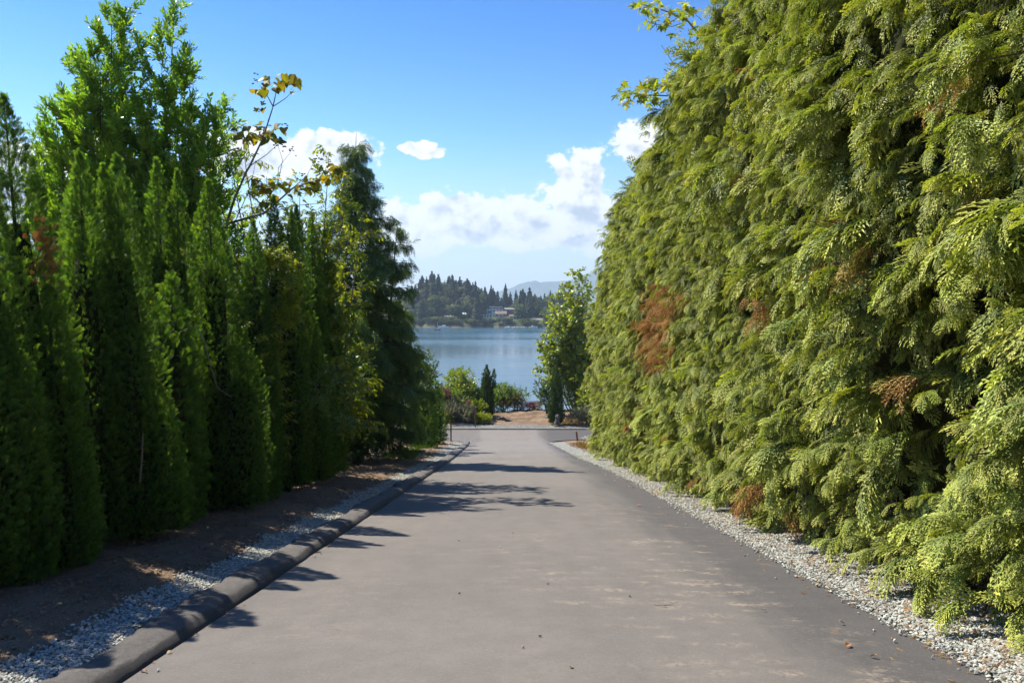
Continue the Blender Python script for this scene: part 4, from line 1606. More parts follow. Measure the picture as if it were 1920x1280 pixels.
    for sgn in (0, 1):
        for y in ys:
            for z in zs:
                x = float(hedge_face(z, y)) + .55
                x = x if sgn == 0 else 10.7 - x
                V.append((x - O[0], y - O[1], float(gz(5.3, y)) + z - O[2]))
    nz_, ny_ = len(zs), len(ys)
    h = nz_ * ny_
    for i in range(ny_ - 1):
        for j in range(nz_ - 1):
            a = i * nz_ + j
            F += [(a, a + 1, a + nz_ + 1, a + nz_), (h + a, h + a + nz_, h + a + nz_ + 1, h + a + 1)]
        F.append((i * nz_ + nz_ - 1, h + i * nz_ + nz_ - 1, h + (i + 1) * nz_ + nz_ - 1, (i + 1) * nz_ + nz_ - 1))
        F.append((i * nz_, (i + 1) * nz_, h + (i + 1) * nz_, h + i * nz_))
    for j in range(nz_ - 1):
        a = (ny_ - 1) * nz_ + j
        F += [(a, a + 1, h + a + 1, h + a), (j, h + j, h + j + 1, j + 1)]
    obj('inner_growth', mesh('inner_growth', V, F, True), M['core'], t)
    # hanging streamer and bare stalks low on the near end
    for (qx, qy, n, L, lab) in ((1745, 1010, 9, .55, 'long green streamer hanging to the gravel'), (1850, 1100, 7, .5, None)):
        y = 3.75 * F_PX / (qx - 965)
        q = at(qx, qy, y) - O
        b = MB()
        path = np.array([q + np.array([.25, .05, .25]), q + np.array([.05, 0, .05]), q + np.array([-.02, 0, -L * .5]), q + np.array([-.04, -.03, -L])])
        b.tube(path, [.012, .009, .006, .003], 5)
        s = obj('streamer', b.me('streamer'), M['bark'], t)
        if lab:
            s['label'] = lab
        kk = np.linspace(.3, 1, n)
        PP = np.stack([np.interp(kk, [0, .33, .66, 1], path[:, c]) for c in range(3)], 1)
        scatter('spray_cluster', 'leyland' if lab else 'leyland_dead', PP, unit(np.array([-.1, -.2, -1.]) + r.normal(0, .35, (n, 3))), unit(np.array([-1., -.4, .3]) + r.normal(0, .4, (n, 3))), np.full(n, .24), r.uniform(.4, .9, n), s)


hedge()

# ================================================================== TREES BEHIND THE LEFT ROW
# bay laurel, several upright leaders
bx_, by_ = float(at(255, 500, 17.5)[0]), 17.5
bz_ = float(gz(bx_, by_))
t = thing('bay_laurel', (bx_, by_, bz_), 'big glossy evergreen tree with pointed leafy spires behind the cedar row', 'tree')


def spire(px, py, dy=0.0, w=1.0):
    q = at(px, py, by_ + dy)
    return (q[0] - bx_, dy, q[2] - bz_, w, (0, 0))


branching(t, (bx_, by_, bz_), [spire(205, 28, 0, 1.0), spire(228, 24, .2, .9), spire(318, 22, .3, .95), spire(150, 110, -.3, 1.0), spire(105, 205, -.5, .8), spire(405, 205, .5, .8), spire(75, 255, .2, .7), spire(365, 240, -.4, .9), spire(335, 130, .4, .9), spire(270, 290, -.6, .9), spire(185, 150, -.7, .9)],
          'bay', M['bark'], 0.30, 64, 2.15, 0.5, -0.45, 0.13, 0.15, 0.05, seed=5, per=3, shape=.7, lean_twig=.55)
# slender cherry with hanging narrow leaves
cx_, cy2 = float(at(590, 500, 20)[0]), 20.0
cz_ = float(gz(cx_, cy2))
t = thing('cherry_tree', (cx_, cy2, cz_), 'thin yellow green tree with hanging narrow leaves between the laurel and the cedar', 'tree')


def cs(px, py, dy=0.0, w=1.0):
    q = at(px, py, cy2 + dy)
    return (q[0] - cx_, dy, q[2] - cz_, w, (0, 0))


branching(t, (cx_, cy2, cz_), [cs(612, 285), cs(640, 330, .4), cs(560, 340, -.3), cs(500, 330, .3), cs(455, 240, .4), cs(425, 225, -.2, .8), cs(675, 400, .2, .7), cs(540, 400, .6), cs(590, 400, -.8)],
          'cherry', M['greybark'], 0.32, 34, 1.4, 0.8, 0.7, 0.19, 0.2, 0.045, seed=8, per=2, lean_twig=-.15, tint=(0, .9))
# under-storey
bush('laurel_shrub', 450, 15.5, -5.9, 2.2, 5.2, 'cherry', 'bright yellow green leafy bush filling the gap behind the pointed cedars', size=.3, seed=61, dens=.8)
bush('laurel_shrub', 640, 24.5, -5.6, 2.4, 4.2, 'shrub', 'tall glossy shrub between the last columnar cedar and the big conifer', size=.3, seed=62, dens=.9)
bush('laurel_shrub', 700, 31, -5.9, 2.2, 2.8, 'shrub', 'sun flecked shrub at the foot of the big conifer', size=.3, seed=63, dens=.9)
bush('evergreen_shrub', 720, 35, -6.2, 3.0, 4.6, 'darkleaf', 'dark evergreen shrub mass behind the big conifer', size=.34, seed=64)
bush('evergreen_shrub', 690, 26.0, -5.1, 1.5, 1.6, 'darkleaf', 'low dark shrub beside the soil strip at the end of the row', size=.26, seed=65)
bush('evergreen_shrub', 640, 29, -8.2, 3.5, 5.5, 'shrub', 'background thicket behind the far end of the cedar row', size=.36, seed=66)
bush('evergreen_shrub', 560, 22, -7.6, 3.2, 4.8, 'shrub', 'background thicket behind the middle of the cedar row', size=.36, seed=67)
bush('evergreen_shrub', 300, 14, -7.8, 3.0, 3.6, 'shrub', 'background thicket below the bay laurel', size=.33, seed=68)
bush('evergreen_shrub', 100, 9.6, -6.9, 2.4, 3.4, 'shrub', 'leafy bush in the gap behind the tallest near cedar', size=.28, seed=69)

# big drooping conifer
gx_, gy_ = -5.45, 27.5
gz_ = float(gz(gx_, gy_))
t = thing('big_cedar', (gx_, gy_, gz_), 'large dark drooping conifer with a thin leader beyond the cedar row', 'tree')


def big_cedar():
    r = np.random.default_rng(14)
    H = float(at(655, 262, gy_)[2] - gz_)
    b = MB()
    b.tube([(0, 0, -.2), (.05, 0, H * .4), (-.03, .04, H * .75), (0, 0, H * .96), (.03, 0, H + .25)], [.20, .13, .06, .015, .006], 8)
    obj('trunk', b.me('trunk', True), M['bark'], t)
    A = Sprays()
    # second shorter leader to the right
    q2 = at(745, 420, gy_ + .5) - np.array([gx_, gy_, gz_])
    P2 = np.array([(0.1, .1, 1.2), q2 * [.7, 1, .45], q2])
    b = MB(); b.tube(P2, [.1, .06, .01], 6); obj('trunk', b.me('trunk', True), M['bark'], t)

    def limb(p, a, L, up):
        d = np.array([cos(a), sin(a), up])
        Q = grow(p, d, L, 5, (0, 0, -.75), .07, r)
        b = MB(); b.tube(Q, np.linspace(.012 + .012 * L, .004, 6), 4); obj('limb', b.me('limb'), M['bark'], t)
        m = int(L / .075) + 4
        for j in range(m):
            w = .12 + .88 * (j + r.uniform(0, 1)) / m
            k = min(w * 5, 4.999)
            q = Q[int(k)] * (1 - k % 1) + Q[int(k) + 1] * (k % 1)
            dd = unit(Q[int(k) + 1] - Q[int(k)])
            sd = unit(np.cross(dd, [0, 0, 1.]))
            for s in (1, -1, .4):
                A.add(q + r.normal(0, .07, 3) + [gx_, gy_, gz_], unit(dd * .8 + sd * s * r.uniform(.2, 1) + np.array([0, 0, -.6]) + r.normal(0, .35, 3)), unit(np.array([0, 0, 1.]) + r.normal(0, .6, 3)), r.uniform(.25, .48) * (.75 + .35 * min(1, L / 2)), r.uniform(0, 1))
    for i in range(150):
        u = .05 + .93 * (i + r.uniform(0, 1)) / 150
        L = 3.05 * (1.03 - u) ** .9 * r.uniform(.6, 1.15) + .18
        limb(np.array([0, 0, u * H]), i * 2.4 + r.uniform(-.5, .5), L, .55 - .2 * (1 - u))
    for i in range(34):
        u = .3 + .7 * (i + r.uniform(0, 1)) / 34
        k = u * 2
        p = P2[int(min(k, 1.99))] * (1 - (min(k, 1.99) % 1)) + P2[int(min(k, 1.99)) + 1] * (min(k, 1.99) % 1)
        limb(p, i * 2.4, 1.7 * (1.05 - u) ** .7 * r.uniform(.6, 1.1) + .2, .5)
    P, D, N, S, T = A.arrays()
    scatter('foliage', 'cedar', P, D, N, S, T, t, (gx_, gy_, gz_))


big_cedar()

# ---- single big leaves
def heart_leaf():
    V, F = [(0, 0, 0)], []
    pts = [(0, -.08), (-.28, -.16), (-.46, .08), (-.44, .36), (-.26, .68), (0, 1.0), (.26, .68), (.44, .36), (.46, .08), (.28, -.16)]
    for x, y in pts[1:]:
        V.append((x, y, .18 * abs(x) - .35 * y * y))
    V.append((0, .35, -.05)); V.append((0, .68, -.17))
    F = [(0, 1, 2), (0, 2, 10), (2, 3, 10), (3, 4, 11, 10), (4, 5, 11), (5, 6, 11), (6, 7, 10, 11), (7, 8, 10), (8, 0, 10), (8, 9, 0)]
    return mesh('heart_leaf', V, F)


def maple_leaf():
    tips = [(-112, .55), (-50, .92), (0, 1.08), (50, .92), (112, .55)]
    V = [(0, 0, 0)]
    out = []
    for k, (a, l) in enumerate(tips):
        for da, f in ((-17, .58), (-9, .70), (0, 1.0), (9, .70), (17, .58)):
            out.append((a + da, l * f))
        if k < 4:
            out.append(((a + tips[k + 1][0]) / 2, .36))
    for a, l in out:
        x, y = l * sin(radians(a)) * .62, l * cos(radians(a)) * .62 + .25
        V.append((x, y, .12 * abs(x) - .22 * y * y * .6 - (.06 if l > .8 else 0)))
    V[0] = (0, .25, 0)
    F = [(0, i + 1, i) for i in range(1, len(out))]
    F.append((0, 1, len(out)))
    n = len(V)
    V += [(-.01, -.25, .1), (.01, -.25, .1), (.008, .27, .004), (-.008, .27, .004)]
    F.append((n, n + 1, n + 2, n + 3))
    return mesh('maple_leaf', V, F)


LEAF = {'heart': heart_leaf(), 'maple': maple_leaf()}
LEAF['heart'].materials.append(M['paulownia'])
LEAF['maple'].materials.append(M['maple'])


def single_leaves(parent, kind, P, size, tint, droop=.6, r=rng, face=(0.2, -0.5, 1)):
    O = np.array(parent.location)
    n = len(P)
    D = unit(np.stack([r.normal(0, 1, n), r.normal(0, 1, n), r.normal(-droop, .35, n)], 1))
    N = unit(np.asarray(face, float) + r.normal(0, .45, (n, 3)))
    E = eulers(D, N)
    for p, e in zip(P, E):
        o = obj('leaf', LEAF[kind], None, parent, p - O, tuple(e))
        o.scale = (float(size * r.uniform(.65, 1.2)),) * 3
        o['tint'] = float(np.clip(r.uniform(*tint), 0, 1))


# yellowing large-leaved tree
py_d = 18.0
q0 = at(430, 700, py_d)
tz = float(gz(q0[0], py_d))
t = thing('large_leaved_tree', (q0[0], py_d, tz), 'open branched tree with big yellowing heart shaped leaves and dry seed heads', 'tree')
O = np.array(t.location)
PATHS = [([(430, 900), (412, 600), (418, 440), (440, 372), (462, 322), (468, 312), (492, 262), (505, 222), (512, 200)], .04),
         ([(512, 200), (500, 178), (487, 160)], .014), ([(512, 200), (518, 172), (530, 150)], .014), ([(512, 200), (535, 185), (552, 168)], .012),
         ([(468, 312), (500, 290), (530, 262)], .012), ([(425, 420), (495, 400), (550, 352), (600, 336), (648, 318)], .028), ([(550, 352), (575, 330), (588, 305)], .010),
         ([(520, 350), (522, 315), (545, 285)], .008), ([(520, 350), (530, 300), (520, 270)], .008), ([(430, 440), (470, 350), (480, 300)], .012), ([(500, 398), (560, 385), (610, 380)], .01),
         ([(425, 420), (400, 340), (395, 280)], .015)]
for pts, rad in PATHS:
    Q = np.array([at(x, yv, py_d + .25 * sin(x * .05)) for x, yv in pts]) - O
    if pts[0][1] == 900:
        Q[0][2] = -.15
    b = MB(); b.tube(Q, np.linspace(rad, max(rad * .3, .004), len(Q)), 6)
    obj('trunk' if rad > .05 else 'limb', b.me('limb', True), M['greybark'], t)
CL = [((525, 152), (36, 14), 20), ((555, 160), (12, 16), 4), ((488, 168), (14, 8), 5), ((488, 195), (9, 9), 3), ((470, 245), (26, 18), 14), ((512, 248), (24, 16), 12), ((448, 265), (18, 24), 9), ((500, 340), (28, 16), 12), ((522, 352), (26, 18), 9),
      ((490, 365), (24, 16), 8), ((625, 325), (26, 14), 14), ((575, 345), (24, 12), 7), ((400, 290), (20, 24), 8), ((600, 345), (20, 14), 6)]
r_ = np.random.default_rng(4)
PP = []
for (cx, cy), (sx_, sy2), n in CL:
    for _ in range(int(n * 1.6)):
        PP.append(at(cx + r_.uniform(-1, 1) * sx_, cy + r_.uniform(-1, 1) * sy2, py_d + r_.uniform(-.4, .4)))
single_leaves(t, 'heart', PP, .19, (-.3, 1.0), .55, r_)
for cx, cy in ((478, 150), (490, 208), (533, 238), (530, 274), (590, 305), (600, 298), (560, 330), (520, 270), (545, 285)):
    b = MB()
    c = at(cx, cy, py_d) - O
    for k in range(7):
        V, F = stone_geo(k, 1)
        b.add(V * .07 + c + r_.normal(0, .06, 3) * [1, .4, 1], F)
    obj('seed_head', b.me('seed_head'), M['darkpost'], t, kind='stuff')

# bright vine hanging over the row
vy = 15.2
t = thing('climbing_vine', (float(at(505, 700, vy)[0]), vy, float(gz(at(505, 700, vy)[0], vy))), 'bright sunlit climbing vine draped over the middle columnar cedars', 'vine')
A = Sprays()
r_ = np.random.default_rng(6)
for pts in ([(455, 900), (452, 640), (462, 520), (490, 476), (530, 490), (556, 525)], [(455, 900), (458, 640), (470, 560), (472, 500), (510, 478), (545, 500)], [(455, 900), (470, 700), (490, 640), (505, 600)], [(530, 490), (548, 560), (545, 605)]):
    Q = np.array([at(x, yv, vy + .15 * sin(x)) for x, yv in pts])
    b = MB(); b.tube(Q - np.array(t.location), np.linspace(.014, .004, len(Q)), 5); obj('stem', b.me('stem'), M['greybark'], t)
    m = 130
    for k in range(m):
        u = (.35 + .65 * k / m) * (len(Q) - 1) * .9999
        q = Q[int(u)] * (1 - u % 1) + Q[int(u) + 1] * (u % 1) + r_.normal(0, .09, 3)
        A.add(q, unit(r_.normal(0, 1, 3) + [0, 0, -.4]), unit(np.array([.2, -.4, 1.]) + r_.normal(0, .4, 3)), r_.uniform(.14, .26), r_.uniform(0, 1))
P, D, N, S, T = A.arrays()
scatter('foliage', 'lime', P, D, N, S, T, t, t.location)

# bramble arching out of the row further down, and ivy low on the row
for i, (pts, d_, key, lab, n) in enumerate((([(575, 840), (590, 730), (612, 690), (650, 715), (668, 740)], 17.2, 'shrub', 'pale leaved bramble arching out of the row beside the lane', 70),
                                           ([(560, 800), (585, 740), (605, 730), (635, 770), (640, 800)], 16.4, 'shrub', 'second bramble spray hanging lower on the row', 60))):
    X0 = at(pts[0][0], pts[0][1], d_)
    t = thing('ivy' if key == 'darkleaf' else 'bramble', (X0[0], d_, float(gz(X0[0], d_))), lab, 'climber')
    Q = np.array([at(x, yv, d_ - .1 * k) for k, (x, yv) in enumerate(pts)])
    Q = np.concatenate([[np.array(t.location) + [0, .2, -.05]], Q])
    b = MB(); b.tube(Q - np.array(t.location), np.linspace(.01, .003, len(Q)), 5); obj('stem', b.me('stem'), M['bark'], t)
    A = Sprays()
    for k in range(n):
        u = (.3 + .7 * r_.random()) * (len(Q) - 1) * .9999
        q = Q[int(u)] * (1 - u % 1) + Q[int(u) + 1] * (u % 1) + r_.normal(0, .10, 3)
        A.add(q, unit(r_.normal(0, 1, 3) + [.3, -.3, -.3]), unit(np.array([.3, -.3, 1.]) + r_.normal(0, .3, 3)), r_.uniform(.16, .26), r_.uniform(.3, 1))
    P, D, N, S, T = A.arrays()
    scatter('foliage', key, P, D, N, S, T, t, t.location)
# bare stalks leaning in the row
for pts, d_, lab in (([(374, 660), (388, 690), (400, 730), (412, 728 + 0)], 11.6, None), ([(368, 610), (385, 645), (396, 690), (408, 728), (434, 744)], 11.5, 'long bare stalk leaning across the single pointed cedar'),
                     ([(262, 905), (266, 860), (268, 812)], 9.0, 'short bare stalk standing low before the broad cedar'), ([(232, 905), (248, 885), (256, 862)], 9.0, None)):
    if lab is None:
        continue
    Q = np.array([at(x, yv, d_ - .25) for x, yv in pts])
    t0 = thing('bare_stalk', (Q[0][0], Q[0][1], Q[0][2]), lab, 'stalk')
    b = MB(); b.tube(Q - Q[0], np.linspace(.009, .006, len(Q)), 5); obj('stem', b.me('stem'), M['greybark'], t0)

# ================================================================== MAPLE BEHIND THE HEDGE
md = 21.0
mx_ = 6.9
mz = float(gz(mx_, md))
t = thing('maple_tree', (mx_, md, mz), 'yellow green maple reaching over the hedge top into the sky', 'tree')
O = np.array(t.location)
hub = at(1345, 170, md + .6)
for pts, rad, first in (([(1345, 170)], .12, True), ([(1345, 170), (1300, 190), (1255, 180), (1205, 178), (1165, 172)], .03, False), ([(1345, 170), (1330, 90), (1290, 40), (1245, 20), (1200, 8)], .035, False),
                        ([(1330, 90), (1345, 20), (1350, -60)], .02, False), ([(1290, 40), (1260, 50), (1225, 45), (1212, 40)], .012, False), ([(1300, 190), (1290, 140), (1262, 118), (1240, 85)], .014, False), ([(1345, 170), (1290, 240), (1258, 262), (1238, 280)], .014, False)):
    Q = np.array([at(x, yv, md + .6 - .25 * k) for k, (x, yv) in enumerate(pts)]) - O
    if first:
        Q = np.concatenate([[(0, 0, -.2), (0.1, .1, 6.0)], Q])
    b = MB(); b.tube(Q, np.linspace(rad, max(.006, rad * .3), len(Q)), 6)
    obj('trunk' if first else 'limb', b.me('limb', True), M['greybark'], t)
r_ = np.random.default_rng(9)
PP = []
for (cx, cy), (sx_, sy2), n in (((1195, 172), (34, 22), 58), ((1235, 165), (30, 22), 42), ((1165, 185), (14, 14), 6), ((1270, 150), (30, 50), 34), ((1215, 10), (24, 10), 24), ((1250, 20), (40, 14), 34), ((1280, 60), (32, 46), 40),
                                ((1225, 42), (20, 10), 9), ((1320, 20), (40, 34), 10), ((1285, 215), (26, 24), 18), ((1238, 282), (8, 8), 4), ((1268, 250), (14, 18), 8), ((1330, 110), (40, 60), 8)):
    for _ in range(n):
        PP.append(at(cx + r_.uniform(-1, 1) * sx_, cy + r_.uniform(-1, 1) * sy2, md + r_.uniform(-.9, .5)))
single_leaves(t, 'maple', PP, .31, (-.2, 1.0), .35, r_, (-.5, -.3, .8))
# ================================================================== THE JUNCTION AND THE BANK
def zpt(px, d):
    x = float(at(px, 780, d)[0])
    return x, d, float(gz(x, d))


# leafy tree by the hedge end
ax_, ay_, az_ = zpt(1096, 67)
t = thing('leafy_tree', (ax_, ay_, az_), 'leafy green tree leaning over the water view beside the hedge end', 'tree')


def asp(px, py, dy=0.0, w=1.0):
    q = at(px, py, ay_ + dy)
    return (q[0] - ax_, dy, q[2] - az_, w, (0, 0))


branching(t, (ax_, ay_, az_), [asp(1085, 505), asp(1060, 535, .5), asp(1040, 575, -.5), asp(1030, 600, .6), asp(1075, 560, -1), asp(1022, 640, .2, .8), asp(1100, 545, .4), asp(1065, 610, -.8), asp(1105, 600, -.9), asp(1050, 640, -1)], 'alder', M['bark'], 0.80, 22, 2.0, 0.7, 0.5, 0.42, 0.34, 0.06, seed=18, per=2, lean_twig=0, tint=(0, 1))
# two slim cypresses
for i, (px, d, tp, w, lab) in enumerate(((911, 65, 684, .58, 'slim dark cypress with a ragged bent top left of the dirt mound'), (1041, 62.2, 684, .60, 'slim dark cypress right of the dirt mound behind the stone lion'))):
    x, y, z = zpt(px, d)
    H = float(at(px, tp, d)[2]) - z
    L = [(0, 0, H, w, .08, 0), (.08, 0, H * .8, w, 0, 0)]
    if i == 0:
        L += [(.25, 0, H * .93, .3, .45, 0), (.1, .1, H * .9, .3, .1, 0)]
    column(x, y, L, lab, name='cypress_tree', key='cypress', size=.20, dens=1.6, seed=70 + i, p=2.6)
bush('garden_tree', 857, 66, None, 3.0, 3.5, 'alder', 'round crowned garden tree left of the ragged cypress', 'tree', .42, 1.0, 81, tint=(0, .7))
bush('garden_shrub', 843, 64.5, None, 2.0, 1.9, 'shrub', 'green shrub under the round garden tree', size=.4, seed=82)
bush('garden_shrub', 885, 67, None, 2.2, 1.9, 'shrub', 'leafy shrub between the round garden tree and the ragged cypress', size=.4, seed=83)
bush('garden_shrub', 894, 64, None, 1.4, 1.5, 'lime', 'bright green shrub at the foot of the ragged cypress', size=.34, seed=84, tint=(0, .4))
bush('garden_shrub', 829, 63.5, None, 1.3, 2.0, 'brownleaf', 'reddish brown dry shrub beside the dark conifers', size=.34, seed=85)
bush('garden_shrub', 846, 62.6, None, 1.6, 1.5, 'greyleaf', 'grey green wispy shrub in front of the round garden tree', size=.3, seed=86)
bush('garden_shrub', 840, 62.0, None, .9, .6, 'lime', 'low yellow green plant at the edge of the bare soil', size=.22, seed=87)
bush('garden_shrub', 903, 62.2, None, .9, .7, 'lime', 'low lime green plant beside the left stone lion', size=.24, seed=88)
bush('garden_shrub', 872, 62.4, None, 1.2, 1.3, 'greyleaf', 'pale stemmed young bush behind the tall wooden stake', size=.28, seed=89)
bush('bank_tree', 943, 71.6, None, 2.6, 2.6, 'shrub', 'rounded green tree on the bank right of the ragged cypress', 'tree', .42, 1.1, 90, tint=(.2, .9))
bush('bank_tree', 926, 72, None, 1.8, 2.2, 'shrub', 'small green tree on the bank just behind the ragged cypress', 'tree', .42, .9, 91)
bush('bank_shrub', 972, 71.4, None, 1.5, 1.5, 'redleaf', 'dark red leaved shrub on the bank by the water', size=.34, seed=92, dens=.5)
bush('bank_shrub', 994, 71.2, None, 1.4, .7, 'redleaf', 'low reddish shrub at the right end of the bank edge', size=.3, seed=93, dens=.4)
bush('bank_shrub', 1026, 68, None, 1.3, 2.8, 'darkleaf', 'open grey leaved shrub left of the right cypress', size=.42, seed=94, dens=.45)
bush('garden_shrub', 1082, 66, None, 2.4, 3.4, 'lime', 'golden green conifer shrub under the leafy tree', size=.4, seed=95, tint=(0, .5))
bush('garden_shrub', 1096, 61.4, None, 1.6, 1.3, 'greyleaf', 'mounded grey green shrub by the dry grass', size=.3, seed=96)
bush('garden_shrub', 1120, 64, None, 2.8, 4.0, 'alder', 'leafy shrub behind the hedge end', size=.42, seed=97)
# pink flowers on the young bush
x, y, z = zpt(878, 62.2)
t = thing('flower', (x, y, z + 1.7), 'pink bloom above the young bush near the tall stake', 'flower')
b = MB()
for k in range(6):
    a = k * pi / 3
    b.add([(0, 0, 0), (.10 * cos(a - .4), .02, .10 * sin(a - .4)), (.16 * cos(a), -.02, .16 * sin(a)), (.10 * cos(a + .4), .02, .10 * sin(a + .4))], [(0, 1, 2, 3)])
obj('petal', b.me('petal'), M['pink'], t, kind='stuff')
b = MB(); b.tube([(0, .02, 0), (.02, .05, -.8), (0, .1, -1.75)], .008, 4); obj('stem', b.me('stem'), M['greybark'], t)

# stone lions
def lion(px, d, h, label, rot):
    x, y, z = zpt(px, d)
    t = thing('stone_lion', (x, y, z), label, 'statue')
    t.rotation_euler = (0, 0, rot)
    bm = bmesh.new()

    def ball(c, r3, rx=0.0):
        m = Matrix.Translation(c) @ Matrix.Rotation(rx, 4, 'X') @ Matrix.Diagonal((*r3, 1))
        bmesh.ops.create_icosphere(bm, subdivisions=3, radius=1.0, matrix=m)
    ball((0, .10, .36), (.17, .22, .30), -.35)       # seated body
    ball((0, -.04, .52), (.17, .15, .22))            # chest
    ball((0, -.08, .78), (.19, .17, .20))            # mane
    ball((0, -.16, .82), (.12, .12, .13))            # head
    ball((0, -.27, .77), (.075, .08, .065))          # muzzle
    for s in (-1, 1):
        ball((s * .10, -.13, .93), (.04, .03, .05))  # ear
        ball((s * .10, -.13, .30), (.055, .06, .28)) # fore leg
        ball((s * .10, -.21, .08), (.065, .10, .05)) # fore paw
        ball((s * .17, .14, .20), (.08, .19, .17))   # haunch
        ball((s * .18, -.02, .08), (.06, .12, .05))  # hind paw
    ball((.16, .30, .28), (.035, .05, .20), .4)      # tail
    me = bpy.data.meshes.new('figure')
    bm.to_mesh(me); bm.free()
    f = obj('figure', me, M['stone'], t, (0, 0, .06 * h))
    f.scale = (h * .95,) * 3
    rm = f.modifiers.new('fuse', 'REMESH'); rm.mode = 'VOXEL'; rm.voxel_size = .028
    b = MB(); b.box(-.27 * h, .27 * h, -.36 * h, .40 * h, -.1, .085 * h)
    obj('plinth', b.me('plinth'), M['stone'], t)


lion(1045, 60.9, 1.02, 'seated grey stone lion before the right cypress', .1)
lion(908, 63.0, 1.0, 'seated grey stone lion half hidden by lime green leaves', -.1)


def stake(px, py0, py1, d, w, mat, label, lean=(0, 0), flat=False):
    x, y, z = zpt(px, d)
    q = at(px, py1, d)
    H = float(q[2]) - z
    t = thing('wooden_stake', (x, y, z), label, 'stake')
    b = MB()
    b.box(-w / 2, w / 2, -w * .35, w * .35, -.3, H * .97)
    V = np.array(b.V)
    V[:, 0] += lean[0] * np.maximum(V[:, 2], 0) / H
    b.V = [tuple(v) for v in V]
    obj('shaft', b.me('shaft'), mat, t)
    b = MB()
    tx = lean[0] * .97
    b.add([(tx - w / 2, -w * .35, H * .97), (tx + w / 2, -w * .35, H * .97), (tx + w / 2, w * .35, H * .97), (tx - w / 2, w * .35, H * .97), (tx - w * .3, 0, H), (tx + w * .3, 0, H)], [(0, 1, 5, 4), (1, 2, 5), (2, 3, 4, 5), (3, 0, 4)])
    obj('tip', b.me('tip'), mat, t)


stake(845.5, 826, 789, 51.5, .085, M['darkpost'], 'dark square post at the left corner of the junction')
stake(892, 808, 757, 60.4, .07, M['stake'], 'tall thin wooden stake beside the fanned gravel', (-.12, 0))
stake(1084, 826, 808, 52.6, .12, M['stake'], 'short leaning wooden stake on the soil right of the junction', (-.12, 0))
# rocks
r_ = np.random.default_rng(2)
ROCKW = ['largest rock of the pile behind the short stake', 'flat rock at the left of the pile behind the short stake', 'rounded rock at the right of the pile behind the short stake', 'small rock in front of the pile behind the short stake', 'small rock atop the pile behind the short stake']
for k, (px, d, s) in enumerate(((1099, 53.4, .42), (1093, 53.2, .3), (1106, 53.6, .36), (1097, 52.9, .2), (1103, 53.1, .24))):
    x, y, z = zpt(px, d)
    V, F = stone_geo(60 + k, 2)
    tag(obj('rock', mesh('rock', V * s * 1.6, F), M['rock'], None, (x, y, z + s * .35)), ROCKW[k], 'rock')
for k, (px, d, s) in enumerate(((1020, 66.2, .30), (1026, 65.6, .24))):
    x, y, z = zpt(px, d)
    V, F = stone_geo(90 + k, 2)
    tag(obj('rock', mesh('rock', V * s * 1.6, F), M['rock'], None, (x, y, z + s * .2)), ['larger pale rock lying in the dirt mound', 'smaller dark rock beside the pale one in the dirt mound'][k], 'rock')
# black fabric edge at the lip of the dirt
b = MB()
xs = np.linspace(float(at(918, 778, 70.6)[0]), float(at(1003, 778, 70.6)[0]), 24)
zt = [float(gz(x, 70.4)) for x in xs]
for i in range(23):
    b.add([(xs[i], 70.55, zt[i] - .2), (xs[i + 1], 70.55, zt[i + 1] - .2), (xs[i + 1], 70.6 + .03 * sin(i), zt[i + 1] + .13), (xs[i], 70.6 + .03 * sin(i - 1), zt[i] + .13),
           (xs[i], 70.9, zt[i] - .2), (xs[i + 1], 70.9, zt[i + 1] - .2)], [(0, 1, 2, 3), (3, 2, 5, 4)])
t = thing('silt_fence', (0, 0, 0), 'low black fabric edge along the top of the dirt bank', 'fence')
obj('fabric', b.me('fabric', True), flat_mat('black_fabric', (.012, .012, .014), .6, .3), t)
for i in range(0, 24, 5):
    b = MB(); b.box(xs[i] - .03, xs[i] + .03, 70.5, 70.54, zt[i] - .3, zt[i] + .2); obj('post', b.me('post'), M['darkpost'], t)

# grass
def tufts(n, sampler, key, label, h):
    P = np.array([sampler() for _ in range(n)])
    z = gz(P[:, 0], P[:, 1])
    Q = np.stack([P[:, 0], P[:, 1], z - .01], 1)
    a = rng.uniform(0, 6.28, n)
    D = np.stack([np.cos(a), np.sin(a), np.zeros(n)], 1)
    o = scatter('grass', key, Q, D, np.tile([0, 0, 1.], (n, 1)), rng.uniform(.6, 1.3, n) * h, rng.uniform(0, 1, n))
    tag(o, label, 'grass', kind='stuff')


tufts(420, lambda: (rng.normal(-4.6, .35), rng.normal(33, 1.8)), 'grass', 'green grass at the foot of the shrubs before the junction', .16)
tufts(420, lambda: (rng.normal(-4.7, .3), rng.normal(41, 1.6)), 'grass', 'green grass under the large dark columnar conifer', .18)
tufts(500, lambda: (rng.normal(3.9, .3), rng.normal(43, 2.8)), 'drygrass', 'dry yellow grass between the soil and the end of the hedge', .14)
tufts(600, lambda: (rng.normal(4.6, .6), rng.normal(62.6, .7)), 'drygrass', 'dry yellow grass right of the stone lion', .14)
tufts(500, lambda: (rng.uniform(1.5, 6), rng.normal(70.6, .25)), 'lime' if False else 'grass', 'green weeds along the lip of the bank', .16)

# ================================================================== SMALL THINGS ON THE GROUND
def fallen_leaf(px, py, size, mat, label, group, r):
    d = (1.6 * F_PX) / (py - 785) * 0.985
    x = float(at(px, py, d)[0])
    on_road = xl(d) < x < xr(d)
    z = float(profile(d)) + .045 if on_road else float(gz(x, d)) + .035
    V, F = leaf_geo(1, .55, .5, .3)
    V = V * size
    V[:, 1] -= size / 2
    V[:, 2] += .03 * size
    o = obj('fallen_leaf', mesh('fallen_leaf', V, F), mat, None, (x, d, z), (r.uniform(-.25, .25), r.uniform(-.3, .3), r.uniform(0, 6.28)))
    tag(o, label, 'leaf', group)


